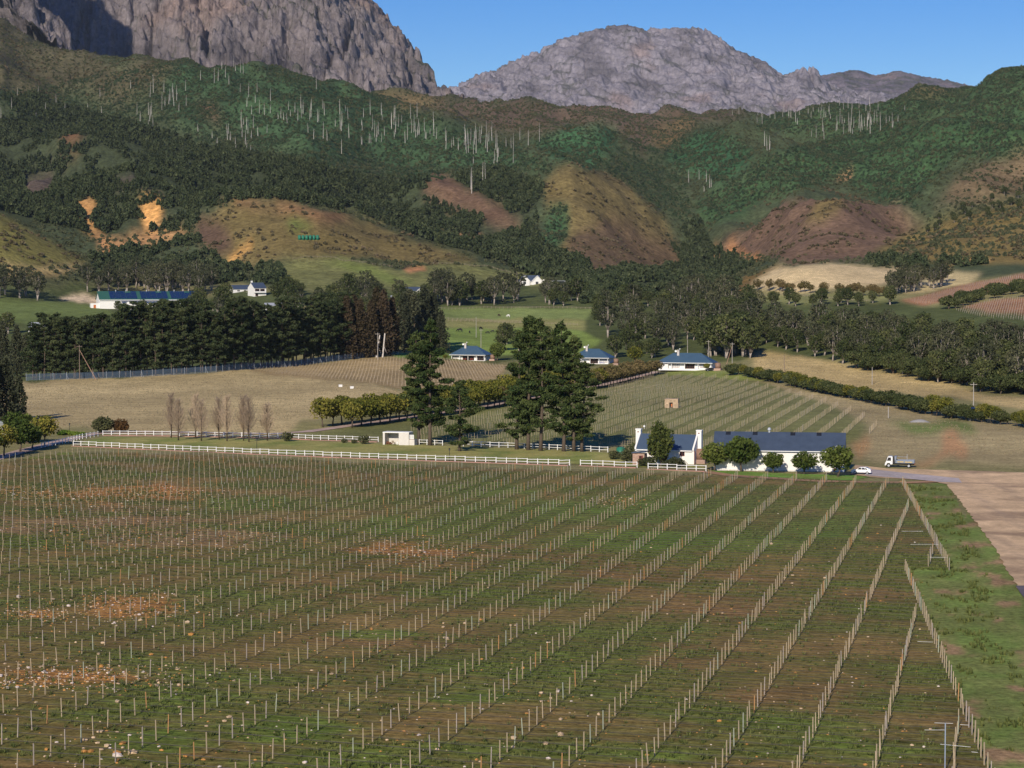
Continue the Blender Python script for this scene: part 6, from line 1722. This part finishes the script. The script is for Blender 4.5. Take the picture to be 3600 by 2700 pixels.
# driveway avenue, both sides
dr = [hit(*q).xy for q in DRIVE[7:]]
cum = [0]
for a, b in zip(dr[:-1], dr[1:]): cum.append(cum[-1] + (b - a).length)
def dpos(s_):
    for i in range(len(dr) - 1):
        if s_ <= cum[i+1]:
            d = (dr[i+1] - dr[i]).normalized(); return dr[i] + d * (s_ - cum[i]), d
    return dr[-1], (dr[-1] - dr[-2]).normalized()
s_ = 30.0
while s_ < cum[-1] - 12:
    q, d = dpos(s_); n = Vector((-d.y, d.x))
    for sgn in (-1, 1):
        w_ = q + n * sgn * 4.4
        frac = s_ / cum[-1]
        olive = frac + random.gauss(0, .10) > .60
        kind = random.choice(OLIVES if olive else AVES)
        if olive:
            plant(kind, "avenue_tree", "brownish thin-leaved avenue tree along the upper driveway", "tree", on(w_.x, w_.y, -.05), jit(1.1, .15), None, "brownish avenue trees on the upper driveway")
        else:
            plant(kind, "avenue_tree", "yellow-green round avenue tree lining the driveway behind the pines", "tree", on(w_.x, w_.y, -.05), jit(1.3, .16), None, "yellow-green avenue trees")
    s_ += random.uniform(5.0, 6.4)
# hedge of spreading trees
hp = [hit(*q).xy for q in ((2560,1318),(2650,1328),(2800,1362),(2950,1394),(3100,1424),(3250,1455),(3350,1472),(3450,1484),(3620,1506),(3800,1530))]
for i in range(len(hp) - 1):
    L = (hp[i+1] - hp[i]).length; n = max(1, int(L / 4.2))
    for k in range(n):
        for off in (0, 4.0):
            if random.random() < .25: continue
            q = hp[i].lerp(hp[i+1], (k + random.random() * .6) / n); x = q.x + random.uniform(-.8, .8) + off * .4; y = q.y + off + random.uniform(-.8, .8)
            lt = random.random() < (.2 if i < 5 else .45)
            plant(random.choice(AVES if lt else HEDGE), "hedge_tree", "yellow-green tree breaking up the long dark hedge" if lt else "dark spreading tree in the long hedge beyond the upper vines", "tree", on(x, y, -.1), jit(.84 if not lt else .84, .24), None, "yellow-green hedge trees" if lt else "dark hedge trees")
plant(AVES[1], "lime_bush", "lime-yellow rounded bush against the house by the upper vines", "bush", at(2484,1305), .62)
plant(AVES[0], "lime_bush", "small bright yellow bush at the house's porch wall by the upper vines", "bush", at(2343,1298), .45)
plant(BARNT[1], "leafy_tree", "bright green tree beside the veranda house's brown tank", "tree", at(1748,1268), 1.7)
plant(AVES[2], "leafy_tree", "yellow-green tree beside the half hidden blue-roofed house", "tree", at(2232,1283), 1.5)
plant(AVES[1], "clipped_hedge", "low yellow-green clipped hedge beside the veranda house", "hedge", at(1566,1266), .5)

def grove(poly, n, kinds, name, label, cat, group, s0, s1, mind, dmax=2200, exclude=()):
    out = []; tries = 0
    xs = [q[0] for q in poly]; ys = [q[1] for q in poly]
    while len(out) < n and tries < n * 40:
        tries += 1
        px, py = random.uniform(min(xs), max(xs)), random.uniform(min(ys), max(ys))
        if not inpoly(np.array([px]), np.array([py]), poly)[0]: continue
        if any(inpoly(np.array([px]), np.array([py]), e)[0] for e in exclude): continue
        p = hit(px, py)
        if p is None or p.y > dmax: continue
        if any((p.xy - q).length < mind for q in out): continue
        out.append(p.xy.copy())
        plant(random.choice(kinds), name, label, cat, (p.x, p.y, p.z - .15), random.uniform(s0, s1), None, group)
    return len(out)
# woodland on the right
cnt = 0
cnt += grove([(2660,1234),(2800,1246),(3000,1288),(3200,1326),(3430,1374),(3620,1392),(3800,1400),(3800,1260),(3450,1225),(3150,1172),(2900,1150),(2620,1160),(2600,1200)], 165, WOODS + WOODS + GUMS, "woodland_tree", "tree in the dense woodland beyond the straw meadow", "tree", "woodland beyond the straw meadow", .62, 1.0, 3.6, 1500)
cnt += grove([(3000,1296),(3200,1330),(3430,1378),(3620,1394),(3800,1400),(3800,1340),(3430,1340),(3100,1280)], 70, HEDGE, "thicket_tree", "bushy dark tree on the woodland's edge by the straw meadow", "tree", "bushy edge of the woodland", 1.0, 1.7, 3.5, 1200)
cnt += grove([(2480,1258),(2660,1262),(2670,1235),(2600,1215),(2470,1230)], 22, WOODS, "riverside_tree", "tall green tree with pale stems behind the braced twin pole", "tree", "tall green trees behind the braced pole", 1.0, 1.45, 3.5, 1400)
cnt += grove([(2060,1150),(2080,1095),(2400,1040),(2600,1060),(2680,1090),(2600,1200),(2480,1225),(2330,1235),(2150,1225)], 75, WOODS + GUMS, "valley_tree", "tree in the thick valley wood behind the blue-roofed houses", "tree", "valley wood behind the blue roofs", .65, 1.2, 6.0, 2000)
# gum row above the pasture
cnt += grove([(1480,1078),(1800,1074),(2070,1078),(2070,1055),(1500,1050)], 34, GUMS + WOODS, "gum_tree", "pale-stemmed gum tree in the row above the upper pasture", "tree", "gum row above the upper pasture", .75, 1.25, 6, 2000, [[(1818,1030),(1912,1030),(1912,1090),(1818,1090)]])
# wood around the farm buildings
cnt += grove([(640,1085),(760,1050),(1000,1030),(1250,1020),(1480,1030),(1500,1090),(1300,1150),(1000,1150),(700,1130)], 60, GUMS + WOODS + WOODS, "farm_tree", "mixed tree in the wood between the pine belt and the green hill", "tree", "wood between pine belt and green hill", .55, 1.15, 7, 2000, [[(800,1000),(950,1000),(950,1105),(800,1105)], [(1370,1020),(1500,1020),(1500,1060),(1370,1060)], [(860,1070),(1010,1070),(1010,1120),(860,1120)]])
cnt += grove([(290,1015),(480,1005),(700,1000),(760,1020),(720,1040),(500,1030),(300,1035)], 32, GUMS, "gum_tree", "gum tree standing behind the solar-panelled shed", "tree", "gums behind the solar-panelled shed", .8, 1.25, 6, 2100)
cnt += grove([(400,1096),(720,1088),(720,1102),(400,1110)], 16, WOODS, "shed_tree", "bushy tree in front of the solar-panelled shed wall", "tree", "trees screening the solar-panelled shed", .4, .62, 6, 2000)
cnt += grove([(-100,1060),(180,1062),(180,1030),(-100,1020)], 9, GUMS, "gum_tree", "spreading gum tree on the lawn at the valley's left", "tree", "spreading gums on the left lawn", .9, 1.2, 9, 2000)
cnt += grove([(-100,1170),(60,1180),(50,1150),(-100,1140)], 7, WOODS, "garden_tree", "garden tree crowding the pale-roofed house", "tree", "garden trees by the pale-roofed house", .7, 1.0, 6, 2000)
cnt += grove([(1760,1240),(1960,1262),(1960,1215),(1760,1205)], 12, WOODS, "house_tree", "leafy tree between the two blue-roofed houses behind the pines", "tree", "trees between the blue-roofed houses", .5, .95, 6, 2000)
cnt += grove([(2160,1270),(2310,1262),(2310,1230),(2150,1232)], 10, WOODS, "house_tree", "leafy tree behind the avenue at the valley wood's edge", "tree", "trees at the valley wood's edge", .5, .85, 6, 2000)
# small trees on the hayfield's foot
for i, px in enumerate((2664,2705,2740,2752,2770,2785,2815,2830,2850,2895,2950,2962,2985,3000,3012,3035,3060,3075,3090,3105)):
    plant(random.choice(OLIVES), "orchard_tree", "small brownish tree along the foot of the pale hayfield", "tree", at(px, 1022 + (px - 2660) * .045 + random.uniform(-3, 3)), random.uniform(.9, 1.5), None, "small trees along the hayfield")
cnt += grove([(3125,1040),(3330,1010),(3340,990),(3130,1010)], 22, GUMS, "gum_tree", "dark gum tree in the clump at the end of the hayfield", "tree", "gum clump at the hayfield's end", .6, .9, 4.5, 2000)
cnt += grove([(3280,1075),(3400,1048),(3600,1008),(3700,1000),(3700,1040),(3500,1050),(3330,1092)], 36, HEDGE, "thicket_tree", "bushy green tree in the strip between the red-brown vine plots", "tree", "bushy strip between vine plots", .9, 1.5, 4, 2000)
cnt += grove([(2640,1070),(2900,1082),(3150,1072),(3100,1062),(2900,1060)], 14, WOODS, "meadow_tree", "rounded tree in the grass below the hayfield", "tree", "rounded trees below the hayfield", .5, .8, 8, 2000)
cnt += grove([(3300,760),(3650,640),(3650,720),(3450,780),(3250,820)], 30, [Tree(FORS[0], FORS[0])] if False else WOODS, "slope_tree", "young green tree scattered on the olive-coloured slope", "tree", "young trees on the olive slope", .35, .6, 9, 2600)
print("grove trees", cnt)
# lower wood edge of the mountain slope
x, D, z, px, py = area_points(26000, -250, 3850, 1250, 2000)
m = pick(x, D, z, px, py, [[(560,900),(800,945),(990,950),(990,1000),(560,1000)], [(320,900),(560,860),(700,840),(800,940),(560,1000),(330,1000)], [(1950,1000),(2050,960),(2400,950),(2600,1000),(2560,1040),(2300,1060),(2050,1070)], [(3000,900),(3300,920),(3500,930),(3300,950),(3050,930)]], [], 12)
m &= fbm(x / 45, D / 45, 3, 171) > -.12
x, D, z = x[m], D[m], z[m]; k = len(x); print("lower wood", k)
scatter("valley_scrub_wood", np.c_[x, D, z - .3], rng.uniform(.45, 1.15, k), rng.uniform(0, 6.28, k), rng.choice([0, 1, 3, 3, 3], k), FORS, "dark scrub and trees at the foot of the mountain slopes")

# ------------------------------------------------------------------ stones and weeds in the vineyard
STM = [mat("tan_stone", (.52,.38,.24), .85, .2, 5.0, objvar=.2), mat("orange_stone", (.46,.22,.06), .85, .2, 5.0, objvar=.2), mat("pale_stone", (.62,.52,.45), .85, .15, 5.0, objvar=.15)]
def stone_mesh(seed, m):
    r = np.random.default_rng(seed)
    import bmesh
    bm = bmesh.new(); bmesh.ops.create_icosphere(bm, subdivisions=1, radius=1)
    for v_ in bm.verts: v_.co = v_.co * float(r.uniform(.8, 1.15))
    for v_ in bm.verts: v_.co = Vector((v_.co.x, v_.co.y * .8, v_.co.z * .62))
    me = bpy.data.meshes.new("stone"); bm.to_mesh(me); bm.free(); me.materials.append(m); return me
SMESH = [stone_mesh(i, STM[i % 3]) for i in range(12)]
zones = [((0,2100,700,2700),80,.5),((0,2340,640,2420),40,.8),((300,2080,640,2170),30,.9),((0,2560,500,2700),26,.6),((600,2400,2200,2700),40,.4),((1200,2180,2100,2260),16,.5),((0,1640,700,2000),30,.7),((2600,1900,3100,2150),14,.3),((1300,1900,1600,1960),14,.9)]
for (x0,y0,x1,y1), n, orange in zones:
    for k in range(n):
        px, py = random.uniform(x0, x1), random.uniform(y0, y1)
        p = hit(px, py); col = random.random()
        i = random.randrange(4) * 3 + (1 if col < orange * .5 else (0 if col < .75 else 2))
        s_ = min(.42, random.lognormvariate(math.log(.15), .45))
        o = link("field_stone", SMESH[i], None, (p.x, p.y, p.z + s_ * .25), random.uniform(0, 6.28)); o.scale = (s_ * random.uniform(.9, 1.4), s_, s_)
        tag(o, ("tan", "orange", "pale whitish")[i % 3] + " rounded stone lying loose on the vineyard soil", "stone", ("tan", "orange", "pale")[i % 3] + " loose vineyard stones")
pts = []
for bx, by, rx, ry, kd in BLOB:
    if kd in 'op':
        for k in range(int(rx * (2.6 if kd == 'o' else 1.0))):
            p = hit(random.gauss(bx, rx * .8), random.gauss(by, ry * .95))
            if p is not None and p.y < 520: pts.append((p.x, p.y, p.z))
for k in range(1500):
    p = hit(random.uniform(-50, 3300), random.uniform(1680, 2740))
    if p is not None: pts.append(tuple(p))
k = len(pts)
scatter("stone_litter", pts, np.clip(rng.lognormal(math.log(.10), .42, k), .03, .26), rng.uniform(0, 6.28, k), rng.choice([0, 1, 1, 4, 2, 3], k), SMESH[:6], "small stones littering the vineyard soil")
L_WEED = leafmat("weed_grass", (.090,.112,.034), (.180,.200,.066), .3); L_DRY = leafmat("dry_grass", (.32,.26,.15), (.47,.39,.25), .4)
def tuft(name, seed, h, r, m, n=9):
    rr = np.random.default_rng(seed); V, Fc = [], []
    for k in range(n):
        a = rr.uniform(0, 6.283); q = rr.uniform(0, r * .5); L = h * rr.uniform(.5, 1.1); o = rr.uniform(.2, .9) * r; w_ = h * .13
        b = len(V); c, s_ = math.cos(a), math.sin(a)
        V += [(c*q - s_*w_, s_*q + c*w_, 0), (c*q + s_*w_, s_*q - c*w_, 0), (c*(q+o) + s_*w_*.3, s_*(q+o) - c*w_*.3, L), (c*(q+o) - s_*w_*.3, s_*(q+o) + c*w_*.3, L)]; Fc.append((b,b+1,b+2,b+3))
    return mesh_np(name, V, np.array(Fc), m, {"leaf": ('FLOAT', np.repeat(rr.random(n), 4))})
TUFT = [tuft("tuft", s_, .26, .24, L_WEED) for s_ in (1,2,3)]; TUFTD = [tuft("dry_tuft", s_, .34, .26, L_DRY) for s_ in (4,5)]; TALL = [tuft("tall_weed", s_, .75, .45, L_WEED, 16) for s_ in (6,7)]
n = 90000
y = np.sqrt(rng.uniform(155**2, 460**2, n)); s_ = rng.uniform((-60-1800)/F, (3660-1800)/F, n); x = s_ * y
zz = T(x, y); px, py = proj(x, y, zz)
rx_ = x * ca - y * sa; ry_ = x * sa + y * ca
g = fbm(rx_ / 26, ry_ / 11, 5, 61) + .25 * fbm(rx_ / 5, ry_ / 1.6, 3, 67)
m = inpoly(px, py, VINE_POLY) & (rng.random(n) < np.clip(.2 + (g + .1) * 1.3, .08, .95))
x, y, zz = x[m], y[m], zz[m]; k = len(x); print("tufts", k)
scatter("vineyard_grass", np.c_[x, y, zz], rng.uniform(.5, 1.7, k), rng.uniform(0, 6.28, k), rng.integers(0, 3, k), TUFT, "short weeds and grass between the vine rows")
n = 12000
y = np.sqrt(rng.uniform(155**2, 400**2, n)); s_ = rng.uniform((3080-1800)/F, (3720-1800)/F, n); x = s_ * y; zz = T(x, y); px, py = proj(x, y, zz)
m = inpoly(px, py, [(3190,1710),(3330,1700),(3420,1900),(3500,2100),(3600,2400),(3700,2700),(3475,2700),(3330,2330),(3205,2000),(3350,2005)]) & (fbm(x / 4, y / 7, 3, 181) > .12)
x, y, zz = x[m], y[m], zz[m]; k = len(x)
scatter("verge_weeds", np.c_[x, y, zz], rng.uniform(.15, .7, k), rng.uniform(0, 6.28, k), rng.integers(0, 2, k), TALL, "tall green weeds along the verge beside the vine rows")
n = 60000
y = np.sqrt(rng.uniform(470**2, 1000**2, n)); s_ = rng.uniform((-60-1800)/F, (3660-1800)/F, n); x = s_ * y; zz = T(x, y); px, py = proj(x, y, zz)
FIELD = [c[2] for c in COVER if c[3] in ((151,134,96), (158,138,94), (136,122,88))]
m = np.zeros(n, bool)
for q in FIELD: m |= inpoly(px, py, q)
m &= fbm(x / 14, y / 20, 3, 191) > -.25
x, y, zz = x[m], y[m], zz[m]; k = len(x); print("dry", k)
scatter("dry_meadow_grass", np.c_[x, y, zz], rng.uniform(.4, .95, k), rng.uniform(0, 6.28, k), rng.integers(0, 2, k), TUFTD, "dry straw-coloured grass of the open meadows")
# log heap, gravel mound
p = hit(3300, 1322)
lg2 = MB().tube([(0,-1.6,0),(0,1.6,0)], .22, 7).mesh("log", mat("grey_logs", (.16,.14,.12), .9, .3, 3.0))
for i in range(26):
    l = link("heaped_log", lg2); l.location = (p.x + random.gauss(0, 2.2), p.y + random.gauss(0, 1.0), p.z + random.uniform(.1, 1.4)); l.rotation_euler = (random.gauss(0, .3), random.gauss(0, .4), random.uniform(0, 3.1))
    tag(l, "grey log in the heap at the edge of the straw meadow", "log", "log heap in the straw meadow")
p = hit(3232, 1484)
mo = mesh_np("gravel_mound", *(lambda N: (np.array([(3.2*(i/N)*math.cos(a*.3927), 1.6*(i/N)*math.sin(a*.3927), .8*math.cos(i/N*1.6)*(1+.15*math.sin(a*3+i)) - .05) for i in range(N+1) for a in range(16)]), np.array([(i*16+a, (i+1)*16+a, (i+1)*16+(a+1)%16, i*16+(a+1)%16) for i in range(N) for a in range(16)])))(5), mat("grey_gravel", (.30,.29,.28), .95, .3, 6.0))
tag(link("gravel_mound", mo, None, tuple(p)), "low grey gravel mound on the grass slope above the truck", "gravel mound")
for px_, py_, lab in ((1197,1360,"white square box lying in the brown field near the stake plot"),(1237,1366,"small white drum in the brown field near the stake plot")):
    p = hit(px_, py_); t = thing("field_box", lab, "box", tuple(p), .4)
    MB().box(-.6,.6,-.4,.4,-.1,.8).obj("box_body", WPAINT, t); MB().box(-.64,.64,-.44,.44,.8,.88).obj("lid", WPAINT, t)
p = hit(2738, 1342); t = thing("field_box", "white meter box standing before the long hedge", "box", tuple(p)); MB().box(-.5,.5,-.3,.3,-.1,1.1).obj("box_body", WPAINT, t); MB().box(-.56,.56,-.36,.36,1.1,1.2).obj("lid", WPAINT, t)
# ------------------------------------------------------------------ the air: thin even haze round the whole scene
hz = MB().box(-9000, 9000, -600, 15500, -160, 2600).obj("haze", [])
hm = bpy.data.materials.new("thin_haze"); hm.use_nodes = True
hn = hm.node_tree; hn.nodes.clear()
ho = hn.nodes.new("ShaderNodeOutputMaterial"); hv = hn.nodes.new("ShaderNodeVolumePrincipled")
hv.inputs['Color'].default_value = (0.72, 0.84, 1.0, 1)
hv.inputs['Density'].default_value = 1.5e-5
hv.inputs['Anisotropy'].default_value = 0.0
hn.links.new(hv.outputs[0], ho.inputs['Volume'])
hz.data.materials.clear(); hz.data.materials.append(hm)
tag(hz, "thin pale haze in the valley air", None, None, "stuff")
scene.cycles.volume_bounces = 0
